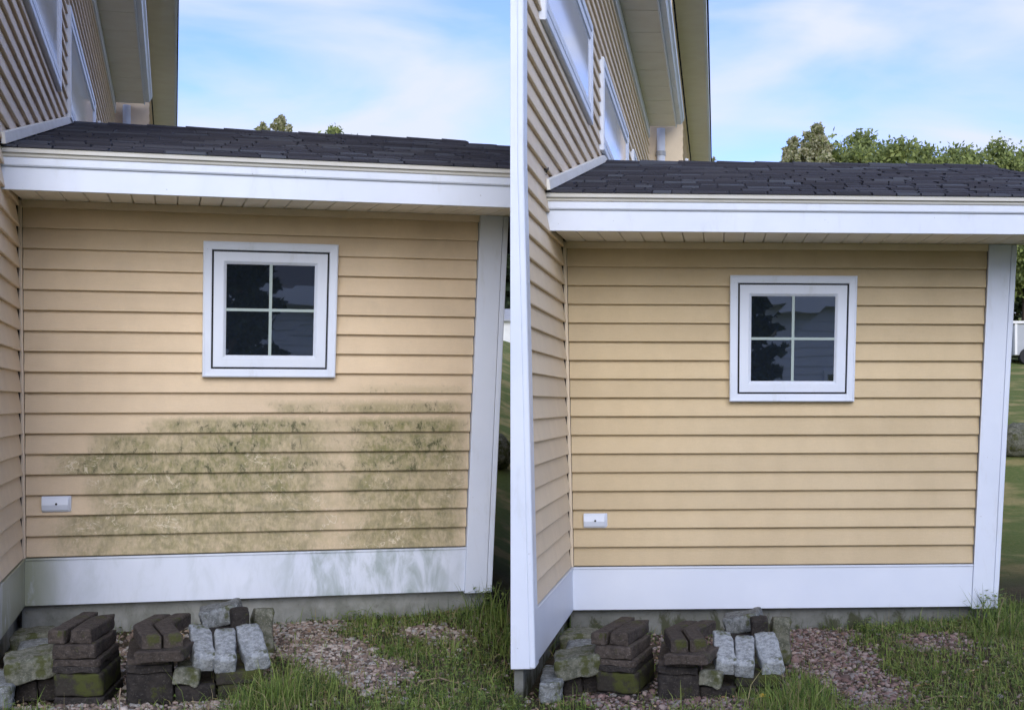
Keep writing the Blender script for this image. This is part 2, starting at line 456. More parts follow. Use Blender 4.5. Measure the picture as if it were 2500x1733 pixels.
# ------------------------------------------------------------------ the two houses
def house(P):
    a, b = R(P['ang']), R(P['dang'])
    O, zb, W, oh = P['O'], P['zb'], 2.505, P['oh']
    U = np.array([math.cos(a), math.sin(a)]); D = np.array([math.sin(b), math.cos(b)])
    dU = math.sin(a + b); dV = math.cos(a + b)          # depth axis in the house's own frame
    l0, l1 = P['persp_flare']
    root = empty('house', (O[0], O[1], zb), a)
    tag(root, P['label'], 'house', 'neighbouring tan houses')
    def persp_flare(u, z):                                      # widens the whole house with height; its spreading verticals imitate perspective
        return (l0 + (l1 - l0) * min(max(u / W, -0.1), 1.25)) * min(max(z, 0.0), 2.45)
    def L(u, w, z):                                      # facade u, outward w, height z -> root local
        return (u + persp_flare(u, z) - w * dU, -w * dV, z)
    def Wd(u, w, z=0.0):                                 # -> world
        p = np.array(O) + u * U - w * D
        return (p[0], p[1], z + zb)
    P['Wd'] = Wd; P['yaw'] = -b
    sid = siding_mat('tan vinyl siding ' + P['key'], P['c1'], P['c2'], root, P['stain'])
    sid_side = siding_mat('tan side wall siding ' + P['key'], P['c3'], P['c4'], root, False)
    skm = skirt_mat('white skirt board ' + P['key'], root, P['stain'])
    con = concrete_mat('concrete foundation ' + P['key'], root, P['moss'])
    trim = M['trim']
    WE = W + 0.168                                       # outer edge of corner board
    # ---- foundation
    fd = MB().box(0.0, WE - 0.03, -0.30, -0.035, -0.75, -0.004)
    fd.box(P['post'] + .012, -0.035, -0.30, P['wn'] - 0.02, -0.75, -0.005)
    fd.build('foundation', con, root, L)
    # ---- front wall sheathing (kept behind the boards) with its courses
    fw = MB().box(0.0, WE - 0.012, -0.12, -0.002, 0.002, 2.40).build('front_wall', M['gap'], root, L)
    E = 0.114
    n = int((2.245 - 0.262) / E) + 1
    for k in range(n):
        z0 = 0.268 + k * E; z1 = min(z0 + E + 0.004, 2.243)
        m = MB()
        prof = [(0.0, z0 + 0.005), (0.028, z0), (0.0315, z0 + 0.003), (0.0315, z0 + 0.007), (0.011, z0 + E * .72), (0.0045, z1), (0.0, z1)]
        uu = [0.033 + (W - 0.037) * t for t in (0, 0.25, 0.5, 0.75, 1)]
        wob = [random.uniform(-0.002, 0.002) for _ in uu]
        m.extr(prof, [(lambda p, q, u=u, d=d: (u, p + (d if p > 0.003 else 0), q)) for u, d in zip(uu, wob)])
        m.build('siding_board', sid, fw, L)
    MB().box(0.03, W - 0.002, 0.0, 0.035, 2.205, 2.2445).build('top_trim', sid_side, root, L, 0.002)
    MB().box(0.004, 0.030, -0.001, 0.038, 0.262, 2.242).build('inside_corner_post', sid_side, root, L, 0.004)
    MB().box(0.001, 0.012, 0.031, 0.060, 0.262, 2.242).build('corner_channel', M['gap'], root, L)
    # ---- skirt board, corner board
    sk = MB().box(0.0, W, -0.03, 0.034, 0.0, 0.250)
    sk.box(0.0, W, -0.03, 0.041, 0.251, 0.262)
    sk.build('skirt_board', skm, root, L, 0.002)
    cb = MB().box(W, W + 0.132, -0.02, 0.048, -0.012, 2.244)
    cb.build('corner_board', trim, root, L, 0.003)
    MB().box(W + 0.135, WE, -0.14, 0.041, -0.012, 2.244).build('corner_bead', trim, root, L, 0.006)
    # ---- square window with four lights
    u0, u1, z0, z1 = P['win'] + (1.270, 2.043)
    fn = lambda q, out, z: (q, out + (0.014 if out > 0.001 else 0), z)
    win = MB().ring(fn, u0, u1, z0, z1, [(0, 0.0), (0, 0.046), (0.005, 0.050), (0.010, 0.050), (0.0105, 0.045), (0.040, 0.043), (0.046, 0.041), (0.048, 0.018)])
    win = win.build('window', trim, root, L)
    MB().ring(fn, u0 + .0485, u1 - .0485, z0 + .0485, z1 - .0485, [(-0.001, 0.021), (0.010, 0.021)]).build('gasket', M['dark'], win, L, fixn=False)
    g0 = 0.057
    MB().ring(fn, u0 + g0, u1 - g0, z0 + g0, z1 - g0, [(0, 0.015), (0, 0.036), (0.003, 0.039), (0.052, 0.039), (0.056, 0.037), (0.068, 0.0255), (0.070, 0.0215)]).build('sash', trim, win, L)
    h0 = g0 + 0.069
    gu0, gu1, gz0, gz1 = u0 + h0, u1 - h0, z0 + h0, z1 - h0
    um, zm = (gu0 + gu1) / 2, (gz0 + gz1) / 2
    for (pa, pb) in ((gu0, um), (um, gu1)):
        for (pc, pd) in ((gz0, zm), (zm, gz1)):
            t1, t2 = random.uniform(-.0006, .0006), random.uniform(-.0006, .0006)
            MB().quad((pa, 0.0365 + t1, pc), (pb, 0.0365 - t1, pc), (pb, 0.0365 + t2, pd), (pa, 0.0365 - t2, pd)).build('pane', M['glass'], win, L, fixn=False)
    MB().box(um - .008, um + .008, 0.0362, 0.0402, gz0 - .002, gz1 + .002).build('muntin', M['muntin'], win, L)
    MB().box(gu0 - .002, gu1 + .002, 0.0360, 0.0398, zm - .008, zm + .008).build('muntin', M['muntin'], win, L)
    # ---- small white vent hood with a screw
    v0, v1, y0, y1 = P['vent']
    pr = [(0.020, y0), (0.034, y0), (0.045, y0 + .012), (0.052, y0 + .040), (0.045, y0 + .072), (0.034, y1), (0.020, y1)]
    vent = MB().extr(pr, [(lambda p, q: (v0, p, q)), (lambda p, q: (v1 - .016, p, q)), (lambda p, q: (v1, 0.012 + (p - .012) * .45, q))]).build('vent_hood', trim, root, L, 0.003)
    MB().tube(((v0 + v1) / 2, 0.049, y0 + .045), ((v0 + v1) / 2, 0.056, y0 + .045), 0.006, 0.006, 10).build('screw', M['dark'], vent, L)
    # ---- eave: soffit panels, fascia, crown
    ue, sd = P['ue'], P['sd']
    so = MB().hexa([(0, 0, 2.262), (ue, 0, 2.262), (ue, oh, 2.262 - sd), (0, oh, 2.262 - sd), (0, 0, 2.275), (ue, 0, 2.275), (ue, oh, 2.275 - sd), (0, oh, 2.275 - sd)]).build('soffit', M['gap'], root, L)
    pw = 0.114
    k = 0
    ua = 0.030
    while ua < ue - 0.02:
        ub = min(ua + pw, ue)
        m = MB()
        m.hexa([(ua + .0045, 0.001, 2.247), (ub - .0045, 0.001, 2.247), (ub - .0045, oh - .001, 2.247 - sd), (ua + .0045, oh - .001, 2.247 - sd),
                (ua, 0.001, 2.262), (ub, 0.001, 2.262), (ub, oh - .001, 2.262 - sd), (ua, oh - .001, 2.262 - sd)])
        m.build('soffit_panel', M['soffit'], so, L)
        ua = ub; k += 1
    MB().box(0.0, ue, 0.026, 0.040, 2.2455, 2.2468).build('soffit_channel', sid_side, root, L)
    us = P['fs']
    MB().box(us, ue, oh, oh + 0.022, 2.236 - sd, 2.352 - sd).build('fascia', trim, root, L, 0.002)
    cp = [(p, q - sd) for p, q in ((oh + .001, 2.353), (oh + .034, 2.353), (oh + .040, 2.360), (oh + .040, 2.396), (oh + .001, 2.396))]
    MB().extr(cp, [(lambda p, q: (us, p, q)), (lambda p, q: (ue, p, q))]).build('crown_moulding', trim, root, L)
    cp = [(p, q - sd) for p, q in ((oh + .001, 2.397), (oh + .044, 2.3975), (oh + .050, 2.402), (oh + .060, 2.441), (oh + .001, 2.441))]
    MB().extr(cp, [(lambda p, q: (us, p, q)), (lambda p, q: (ue, p, q))]).build('drip_edge', M['crown'], root, L)
    # ---- roof of the low wing
    we, wr, zr = oh + 0.068, P['wr'], P['zr']
    ze = 2.446 - sd
    sl = (zr - ze) / (we - wr)
    def zroof(w): return ze + sl * (we - w)
    hip = P['hip']                                       # [(w, u_max)] from eave to ridge
    def umax(w): return float(np.interp(-w, [-q[0] for q in hip], [q[1] for q in hip]))
    ws = np.linspace(we, wr, 7)
    m = MB()
    for i in range(6):
        wa, wb = ws[i], ws[i + 1]
        m.quad((0.0, wa, zroof(wa) - .004), (umax(wa), wa, zroof(wa) - .004), (umax(wb), wb, zroof(wb) - .004), (0.0, wb, zroof(wb) - .004))
        m.quad((umax(wa), wa, zroof(wa) - .004), (umax(wa) + P['hipout'], wa, 2.44 - sd), (umax(wb) + P['hipout'], wb, 2.44 - sd), (umax(wb), wb, zroof(wb) - .004))
        m.quad((0.0, wb, zroof(wb) - .03), (umax(wb), wb, zroof(wb) - .03), (umax(wa), wa, zroof(wa) - .03), (0.0, wa, zroof(wa) - .03))
    # back slope
    m.quad((0.0, wr, zr - .004), (umax(wr), wr, zr - .004), (umax(wr) + 0.4, wr - 3.2, zr - 0.75), (0.0, wr - 3.2, zr - 0.75))
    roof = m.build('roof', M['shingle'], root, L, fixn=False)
    nc = 16
    ex = (we - wr) / nc
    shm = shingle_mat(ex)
    cache = {}
    def shingle(width, th, last=False):
        key = (round(width, 3), th, last)
        if key not in cache:
            hw = width / 2 - 0.0002
            q = ex * (0.90 if last else 1.08)
            pts = [(-hw, 0, 0.0), (hw, 0, 0.0), (hw, -q, q * sl - .001), (-hw, -q, q * sl - .001),
                   (-hw, 0, th), (hw, 0, th), (hw, -q, q * sl + .003), (-hw, -q, q * sl + .003)]
            mm = MB().hexa([(p[0] - p[1] * dU, -p[1] * dV, p[2]) for p in pts])
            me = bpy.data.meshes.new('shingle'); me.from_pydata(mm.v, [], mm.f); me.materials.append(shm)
            cache[key] = me
        return cache[key]
    rr = random.Random(P['seed'])
    for c in range(nc):
        w = we - c * ex
        u = 0.004; um_ = umax(w) + 0.01
        first = True
        while u < um_ - 0.02:
            wd = rr.choice((0.10, 0.13, 0.16, 0.20, 0.26)) if not first else rr.choice((0.08, 0.12, 0.20))
            if c > 7: wd = rr.choice((0.24, 0.32, 0.40))
            first = False
            if u + wd > um_ - 0.03: wd = max(0.03, um_ - u)
            th = rr.choice((0.010, 0.010, 0.017) if c < nc - 3 else (0.008, 0.009)) if c else rr.choice((0.012, 0.014))
            o = bpy.data.objects.new('shingle', shingle(wd, th, c == nc - 1))
            o.location = L(u + wd / 2, w, zroof(w) - 0.003)
            o.parent = roof; COL.objects.link(o)
            u += wd
    # ridge caps
    u = 0.0
    while u < umax(wr):
        ln = min(0.30, umax(wr) - u + 0.02)
        m = MB()
        m.hexa([(u, wr + .13, zroof(wr + .13) - .010), (u + ln, wr + .13, zroof(wr + .13) - .010), (u + ln, wr - .005, zr - .012), (u, wr - .005, zr - .012),
                (u, wr + .13, zroof(wr + .13) + .022), (u + ln, wr + .13, zroof(wr + .13) + .014), (u + ln, wr - .005, zr + .022), (u, wr - .005, zr + .030)])
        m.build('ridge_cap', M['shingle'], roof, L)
        u += ln
    # ---- white step flashing where the roof runs into the tall wall
    m = MB()
    wA, wB = we + 0.05, wr - 0.12
    m.hexa([(0.018, wA, zroof(wA) + .012), (0.040, wA, zroof(wA) + .012), (0.040, wB, zroof(wB) + .012), (0.018, wB, zroof(wB) + .012),
            (0.018, wA, zroof(wA) + .075), (0.034, wA, zroof(wA) + .070), (0.034, wB, zroof(wB) + .070), (0.018, wB, zroof(wB) + .075)])
    m.build('flashing', M['crown'], root, L, 0.003)
    # ---- the tall two storey wall running back
    wn, wf, he = P['wn'], P['wf'], P['he']
    m = MB()
    bodyw = P['body']                                     # [(w, u_left)] hidden inner outline
    for (wa, ua_), (wb, ub_) in zip(bodyw[:-1], bodyw[1:]):
        for q0, q1 in ((0.002, 2.45), (2.45, he)):
            m.hexa([(ua_, wa, q0), (-0.004, wa, q0), (-0.004, wb, q0), (ub_, wb, q0), (ua_, wa, q1), (-0.004, wa, q1), (-0.004, wb, q1), (ub_, wb, q1)])
    sw = m.build('side_wall', sid_side, root, L)
    for k in range(int((he - 0.30) / E)):                 # courses on the tall wall's other faces
        q0 = 0.268 + k * E; q1 = q0 + E + .004
        pf = [(-0.003, q0 + .003), (0.021, q0), (0.0235, q0 + .004), (0.0035, q1), (-0.003, q1)]
        if P['key'] == 'stained':
            fr_ = [(lambda p, q, u=u: (u, wn + p, q)) for u in (-0.15, -3.0, -6.0)]
        else:
            fr_ = [(lambda p, q, w=w, u=u: (u - p, w, q)) for w, u in ((wn - .03, bodyw[0][1] - .003), (bodyw[1][0], bodyw[1][1]), (bodyw[2][0], bodyw[2][1]))]
        MB().extr(pf, fr_).build('siding_board', sid_side, sw, L)
    nb = int((he - 0.268) / E)
    for k in range(nb):
        zz0 = 0.268 + k * E; zz1 = zz0 + E + 0.004
        wfar = 0.062 if zz1 < 2.40 else wf + 0.02
        pr = [(-0.003, zz0 + .003), (0.021, zz0), (0.0235, zz0 + .004), (0.0035, zz1), (-0.003, zz1)]
        cuts = [wn - 0.10, (wn - 0.10 + wfar) / 2, wfar]
        MB().extr(pr, [(lambda p, q, w=w: (p, w, q)) for w in cuts]).build('siding_board', sid_side, sw, L)
    m = MB().box(-0.03, 0.024, 0.028, wn - 0.08, 0.0, 0.250)
    m.box(-0.03, 0.030, 0.036, wn - 0.08, 0.251, 0.262)
    m.build('side_skirt_board', skm, root, L, 0.002)
    # near corner post
    pl = P['post']
    m = MB().tower([(q, [(pl - persp_flare(0, q), wn - .004), (0.016, wn - .004), (0.016, wn + .022), (pl - persp_flare(0, q), wn + .022)]) for q in (-0.012, 2.45, he)])
    m.build('end_corner_board', trim, root, L, 0.003)
    MB().box(0.0, 0.030, wn - 0.105, wn + 0.030, -0.010, he).build('end_corner_board', trim, root, L, 0.008)
    # frieze, soffit, gutter of tall wall
    eo = P['eo']
    MB().box(0.0, 0.026, wf, wn + 0.05, he - 0.16, he).build('frieze_board', trim, root, L, 0.002)
    so2 = MB().box(-0.05, eo, wf, wn + 0.35, he + .012, he + .03).build('upper_soffit', M['gap'], root, L)
    w = wf + .004
    while w < wn + 0.30:
        w2 = min(w + 0.80, wn + 0.35)
        MB().box(0.027, eo, w + .006, w2 - .006, he, he + .012).build('soffit_panel', M['soffit'], so2, L)
        w = w2
    MB().box(eo, eo + 0.016, wf - .01, wn + 0.36, he - 0.012, he + 0.15).build('upper_fascia', trim, root, L, 0.002)
    gp = [(eo + .018, he + .03), (eo + .075, he + .03), (eo + .090, he + .065), (eo + .110, he + .085), (eo + .115, he + .135), (eo + .108, he + .135), (eo + .100, he + .09), (eo + .085, he + .07), (eo + .070, he + .037), (eo + .018, he + .037)]
    MB().extr(gp, [(lambda p, q: (p, wn + 0.36, q)), (lambda p, q: (p, wf - 0.02, q))]).build('gutter', trim, root, L)
    # roof slab of the tall house
    ul = P['rleft']
    MB().hexa([(ul, wf - .02, he + .16 + (eo - ul) * .45), (eo + .09, wf - .02, he + .14), (eo + .09, wn + .37, he + .14), (ul, wn + .37, he + .16 + (eo - ul) * .45),
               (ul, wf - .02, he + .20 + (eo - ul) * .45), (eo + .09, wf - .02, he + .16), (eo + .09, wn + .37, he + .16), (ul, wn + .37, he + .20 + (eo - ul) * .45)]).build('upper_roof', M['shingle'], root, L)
    # downspout with strap
    dw = wf - 0.25
    ds = MB().tube((0.16, dw, he + .02), (0.16, dw, 2.2), 0.055, 0.055, 14).build('downspout', trim, root, L, smooth=True)
    MB().tube((0.16, dw, he - .30), (0.16, dw, he - .36), 0.064, 0.064, 14).build('strap', M['metal'], ds, L)
    # ---- side windows
    for (wa, wb, za, zc) in P['wins']:
        fs = lambda q, out, z: (out, q, z)
        wi = MB().ring(fs, wb, wa, za, zc, [(0, 0.0), (0, 0.040), (0.008, 0.046), (0.055, 0.044), (0.060, 0.028), (0.075, 0.028), (0.080, 0.040), (0.130, 0.040), (0.140, 0.028)])
        wi = wi.build('side_window', trim, root, L)
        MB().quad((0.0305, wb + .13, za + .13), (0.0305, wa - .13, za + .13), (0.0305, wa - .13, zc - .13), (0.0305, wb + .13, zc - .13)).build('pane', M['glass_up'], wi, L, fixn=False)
    # ---- taller rear wing standing proud behind the eave
    u2, h2, e2, wn2, wf2 = P['rear']
    rw = MB().hexa([(P['rearl'], wf - .3, 1.6), (u2, wf - .3, 1.6), (u2, wf2, 1.6), (P['rearl'], wf2, 1.6), (P['rearl'], wf - .3, h2), (u2, wf - .3, h2), (u2, wf2, h2), (P['rearl'], wf2, h2)])
    rw.hexa([(u2 - .12, wn2, he + .25), (u2, wn2, he + .25), (u2, wf - .301, he + .25), (u2 - .12, wf - .301, he + .25), (u2 - .12, wn2, h2), (u2, wn2, h2), (u2, wf - .301, h2), (u2 - .12, wf - .301, h2)])
    rw = rw.build('rear_wall', sid_side, root, L)
    z = 1.7
    while z < h2 - 0.15:
        MB().extr([(u2 - .002, z + .001), (u2 + .014, z), (u2 + .002, z + E), (u2 - .002, z + E)], [(lambda p, q: (p, wf - .31, q)), (lambda p, q: (p, wf2, q))]).build('siding_board', sid_side, rw, L)
        z += E
    MB().box(u2 + .02, e2, wf2, wn2 + .2, h2, h2 + .014).build('rear_soffit', M['soffit'], root, L)
    MB().box(e2, e2 + .03, wf2, wn2 + .2, h2 - .03, h2 + .20).build('rear_fascia', trim, root, L, 0.004)
    MB().box(u2 - .1, e2 + .05, wf2 - .01, wn2 + .22, h2 + .201, h2 + .23).build('rear_roof', M['shingle'], root, L)
    for (wq, zq0, zq1) in P['rwin']:
        fs = lambda q, out, z: (u2 + out, q, z)
        wi = MB().ring(fs, wq - 1.1, wq, zq0, zq1, [(0, 0.0), (0, 0.05), (0.06, 0.048), (0.07, 0.03), (0.10, 0.03)]).build('rear_window', trim, root, L)
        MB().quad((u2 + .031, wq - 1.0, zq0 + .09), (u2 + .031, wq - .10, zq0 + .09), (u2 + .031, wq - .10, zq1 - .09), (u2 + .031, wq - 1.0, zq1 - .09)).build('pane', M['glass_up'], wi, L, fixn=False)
    P['root'] = root
    return root

HL = dict(key='stained', win=(0.966, 1.700), ang=14.05, dang=-14.05, O=(-2.723, 7.5), zb=0.301, oh=0.70, sd=0.040, persp_flare=(-0.012, 0.043), stain=True, moss=0.25,
          label='tan clapboard house at left, its low wing stained with green algae',
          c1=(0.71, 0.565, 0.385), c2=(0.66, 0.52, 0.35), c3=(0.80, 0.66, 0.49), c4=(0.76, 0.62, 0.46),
          vent=(0.115, 0.270, 0.517, 0.605), ue=2.68, fs=-0.25, wr=-3.87, zr=3.444, hip=[(0.78, 2.70), (-1.0, 3.06), (-3.30, 3.64), (-3.87, 3.19)], hipout=0.0, seed=3,
          wn=1.3, wf=-12.8, he=5.55, body=[(1.3, -6.0), (-12.8, -6.0)], post=-0.14, eo=0.40, rleft=-3.0,
          wins=[(0.35, -2.57, 3.42, 4.40), (-3.50, -7.1, 3.42, 4.33), (-8.1, -11.6, 3.42, 4.33)], rear=(0.46, 6.18, 0.82, -8.0, -24.0), rearl=-6.0, rwin=[(-15.5, 3.9, 5.3), (-18.5, 3.9, 5.3)])
HR = dict(key='clean', win=(0.980, 1.728), ang=3.5, dang=8.62, O=(0.356, 8.27), zb=0.162, oh=0.74, sd=0.018, persp_flare=(-0.024, 0.050), stain=False, moss=0.9,
          label='clean tan clapboard house at right with unstained low wing',
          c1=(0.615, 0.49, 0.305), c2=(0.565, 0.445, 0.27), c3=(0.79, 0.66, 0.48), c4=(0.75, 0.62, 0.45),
          vent=(0.098, 0.240, 0.500, 0.589), ue=3.30, fs=0.0, wr=-3.0, zr=3.255, hip=[(0.81, 3.32), (-3.0, 3.10)], hipout=0.5, seed=5,
          wn=1.80, wf=-10.6, he=5.10, body=[(1.80, -0.012), (0.0, -0.20), (-10.6, -1.1)], post=-0.090, eo=0.36, rleft=-0.05,
          wins=[(1.09, -1.68, 3.30, 4.03), (-2.65, -5.75, 3.30, 4.05), (-6.65, -9.8, 3.30, 4.05)], rear=(0.44, 5.72, 0.76, -6.5, -21.0), rearl=-0.9, rwin=[(-12.5, 3.7, 5.0), (-15.5, 3.7, 5.0)])
house(HL)
house(HR)

#DETAILS
# ------------------------------------------------------------------ stacked stones and pavers
def stone_mat(name, c1, c2, c3, moss=0.0, scale=26, bump=0.6):
    g = NG(name)
    v = g.coord()
    n = g.noise(v, scale, 6, 0.7)
    col = g.mix(g.step(n, 0.36, 0.62), c1, c2)
    col = g.mix(g.step(g.noise(v, scale * 3.1, 3, 0.7), 0.56, 0.68), col, c3)
    f = g.math('MULTIPLY_ADD', g.rnd(), 0.30, 0.85)
    cc = g.n('ShaderNodeCombineColor')
    for i in range(3): g.put(cc.inputs[i], f)
    col = g.mix(1.0, col, cc.outputs[0], 'MULTIPLY')
    if moss:
        k = g.noise(v, 11, 5, 0.6)
        col = g.mix(g.math('MULTIPLY', g.step(k, 0.62 - 0.22 * moss, 0.72 - 0.2 * moss), 0.85), col, (0.062, 0.070, 0.016))
    g.bump(n, bump, 0.012)
    return g.done(col, 0.88, 0.25)
M['granite'] = stone_mat('grey split granite', (0.25, 0.265, 0.265), (0.12, 0.13, 0.125), (0.36, 0.38, 0.38), 0.30, 34, 0.9)
M['granite_pale'] = stone_mat('pale split granite', (0.38, 0.405, 0.415), (0.21, 0.225, 0.225), (0.50, 0.52, 0.52), 0.20, 36, 1.0)
M['granite_moss'] = stone_mat('lichen covered granite', (0.20, 0.20, 0.155), (0.10, 0.105, 0.075), (0.27, 0.27, 0.22), 0.55, 34, 0.9)
M['paver'] = stone_mat('brown concrete paver', (0.082, 0.066, 0.054), (0.044, 0.036, 0.030), (0.125, 0.105, 0.090), 0.10, 30, 1.0)
M['paver_dark'] = stone_mat('dark weathered paver', (0.044, 0.038, 0.033), (0.025, 0.022, 0.020), (0.075, 0.067, 0.060), 0.10, 30, 1.0)
M['paver_moss'] = stone_mat('moss grown paver', (0.042, 0.036, 0.028), (0.028, 0.025, 0.020), (0.05, 0.047, 0.035), 0.72, 22, 0.6)

def rough_block(sx, sy, sz, rough, seed, cuts=5, rnd=0.16):
    """box with rounded, chipped faces; origin at the middle of its underside"""
    rs = random.Random(seed); off = Vector((rs.uniform(0, 50), rs.uniform(0, 50), rs.uniform(0, 50)))
    n = cuts + 1
    idx = {}; V = []; F = []
    def vid(i, j, k):
        if (i, j, k) in idx: return idx[(i, j, k)]
        p = Vector((i / n * 2 - 1, j / n * 2 - 1, k / n * 2 - 1))
        # ease the grid towards the edges, then round them
        q = Vector([math.copysign(abs(c) ** 0.7, c) for c in p])
        half = Vector((sx / 2, sy / 2, sz / 2)); r = rnd * min(half)
        w = Vector([q[a] * half[a] for a in range(3)])
        core = Vector([max(-(half[a] - r), min(half[a] - r, w[a])) for a in range(3)])
        dlt = w - core
        if dlt.length > 1e-9: w = core + dlt.normalized() * min(dlt.length, r)
        nz = mnoise.noise_vector(w * 14 + off) * rough + mnoise.noise_vector(w * 45 + off) * rough * 0.45
        w = w + nz
        idx[(i, j, k)] = len(V); V.append((w.x, w.y, w.z + sz / 2)); return idx[(i, j, k)]
    rng = range(n)
    for a in rng:
        for b in rng:
            F.append((vid(a, b, 0), vid(a, b + 1, 0), vid(a + 1, b + 1, 0), vid(a + 1, b, 0)))
            F.append((vid(a, b, n), vid(a + 1, b, n), vid(a + 1, b + 1, n), vid(a, b + 1, n)))
            F.append((vid(a, 0, b), vid(a + 1, 0, b), vid(a + 1, 0, b + 1), vid(a, 0, b + 1)))
            F.append((vid(a, n, b), vid(a, n, b + 1), vid(a + 1, n, b + 1), vid(a + 1, n, b)))
            F.append((vid(0, a, b), vid(0, a, b + 1), vid(0, a + 1, b + 1), vid(0, a + 1, b)))
            F.append((vid(n, a, b), vid(n, a + 1, b), vid(n, a + 1, b + 1), vid(n, a, b + 1)))
    return V, F

def bent_paver(wd, ln, th, kick):
    """chevron paver: two arms meeting at an angle, origin under its middle"""
    hw = wd / 2
    cl = [(0.0, -ln / 2), (-kick, 0.02), (0.35 * kick, ln / 2)]
    left = [(c[0] - hw, c[1]) for c in cl]; right = [(c[0] + hw, c[1]) for c in cl]
    ring = left + right[::-1]
    ch = 0.008
    cx = sum(p[0] for p in ring) / 6; cy = sum(p[1] for p in ring) / 6
    V = []
    for z, s in ((0, 1.0), (th - ch, 1.0), (th, 0.94)):
        for i, p in enumerate(ring):
            if s == 1.0: V.append((p[0], p[1], z))
            else:
                c = cl[min(i, 5 - i) if i < 3 else 5 - i]
                V.append((c[0] + (p[0] - c[0]) * (1 - ch / hw), p[1] * (1 - ch / (ln / 2)), z))
    F = []
    for k in range(2):
        for i in range(6):
            a, b = k * 6 + i, k * 6 + (i + 1) % 6
            F.append((a, b, b + 6, a + 6))
    F += [(12, 13, 16, 17), (13, 14, 15, 16), (5, 4, 1, 0), (4, 3, 2, 1)]
    return V, F

# name, phrase, material, u0, u1, front w, depth, z0, z1, yaw, pitch, roll
PILE = [
 ('granite_block', 'grey granite block lying at the wall corner, nearest of the pile', 'granite', 0.030, 0.140, 1.84, .46, -.185, -.085, -4, 0, 0),
 ('granite_block', 'weathered granite block against the foundation behind the slanted one', 'granite_moss', 0.040, 0.235, 0.80, .28, -.185, -.035, 3, 0, 4),
 ('granite_block', 'low granite block between the slanted one and the foundation', 'granite', 0.095, 0.290, 1.20, .32, -.185, -.040, -5, 0, 2),
 ('granite_block', 'big slanted granite block lying across two dark pavers', 'granite_moss', 0.112, 0.340, 1.77, .26, -.084, 0.018, -6, 3, 10),
 ('paver', 'small dark paver under the slanted granite, on the corner side', 'paver_dark', 0.150, 0.242, 1.69, .30, -.186, -.094, 0, 0, 0),
 ('paver', 'small dark paver under the slanted granite, on the stack side', 'paver_dark', 0.247, 0.341, 1.69, .30, -.186, -.080, 0, 0, 2),
 ('paver', 'thin bottom slab of the mossy paver stack', 'paver_dark', 0.354, 0.562, 1.82, .42, -.190, -.150, 9, 0, 0),
 ('paver', 'thick moss covered block low in the paver stack', 'paver_moss', 0.350, 0.556, 1.82, .42, -.150, -.045, 9, 0, 0),
 ('paver', 'lower thin slab in the middle of the mossy paver stack', 'paver_dark', 0.346, 0.544, 1.82, .42, -.045, -.015, 9, 0, 0),
 ('paver', 'upper thin slab in the middle of the mossy paver stack', 'paver', 0.345, 0.546, 1.82, .42, -.015, 0.014, 9, 0, 0),
 ('paver', 'wide brown paver carrying the two top ones of the mossy stack', 'paver', 0.346, 0.530, 1.81, .42, 0.014, 0.077, 10, 0, 0),
 ('paver', 'topmost brown paver of the mossy stack, nearer the inside corner', 'paver', 0.346, 0.420, 1.79, .55, 0.077, 0.138, 12, 0, 0),
 ('paver', 'topmost reddish paver of the mossy stack, away from the corner', 'paver', 0.424, 0.516, 1.80, .42, 0.077, 0.141, 12, 0, 0),
 ('paver', 'thick dark bottom block of the stack with bent pavers', 'paver_dark', 0.622, 0.822, 1.88, .55, -.190, -.047, 0, 0, 0),
 ('paver', 'thin dark slab on the bottom block under the bent pavers', 'paver_dark', 0.621, 0.815, 1.88, .55, -.047, -.013, 0, 0, 0),
 ('paver', 'brown slab second below the bent pavers', 'paver', 0.622, 0.800, 1.86, .55, -.013, 0.012, 0, 0, 0),
 ('paver', 'brown paver turned askew directly under the bent pavers', 'paver', 0.690, 0.895, 1.97, .30, 0.012, 0.060, 14, 0, 3),
 ('granite_block', 'pale granite block leaning on the pile, nearest the bent pavers', 'granite_pale', 0.890, 0.985, 1.86, .29, -.062, 0.016, -4, 22, -3),
 ('granite_block', 'pale granite block leaning on the pile, middle of three', 'granite_pale', 0.998, 1.090, 1.88, .27, -.070, 0.010, 2, 21, 0),
 ('granite_block', 'pale granite block leaning on the pile, farthest from the bent pavers', 'granite_pale', 1.112, 1.222, 1.87, .28, -.064, 0.016, -6, 22, 7),
 ('granite_block', 'small mossy stone wedged under the leaning granite', 'granite_moss', 0.827, 0.930, 1.89, .20, -.108, -.030, 6, 0, -8),
 ('paver', 'flat dark paver on the gravel under the small mossy stone', 'paver_dark', 0.831, 1.003, 1.88, .36, -.186, -.108, 2, 0, 0),
 ('paver', 'upper moss grown paver under the leaning granite blocks', 'paver_moss', 1.000, 1.205, 1.88, .50, -.114, -.055, 0, 0, 0),
 ('paver', 'lower moss grown paver on the ground under the leaning granite', 'paver_moss', 1.012, 1.215, 1.89, .50, -.186, -.114, 1, 0, 0),
 ('granite_block', 'tilted granite block highest at the back of the pile', 'granite', 0.965, 1.165, 1.05, .24, 0.012, 0.100, 4, 0, 13),
 ('paver', 'dark paver end beside the tilted granite at the back', 'paver_dark', 1.094, 1.182, 1.22, .20, 0.010, 0.100, 0, 0, 0),
 ('paver', 'dark block hidden low at the back carrying the tilted granite', 'paver_dark', 0.955, 1.190, 1.24, .42, -.186, 0.008, 0, 0, 0),
 ('granite_block', 'upright narrow stone standing at the gravel end of the pile', 'granite_moss', 1.206, 1.305, 1.00, .16, -.190, 0.060, -4, -6, -2),
]
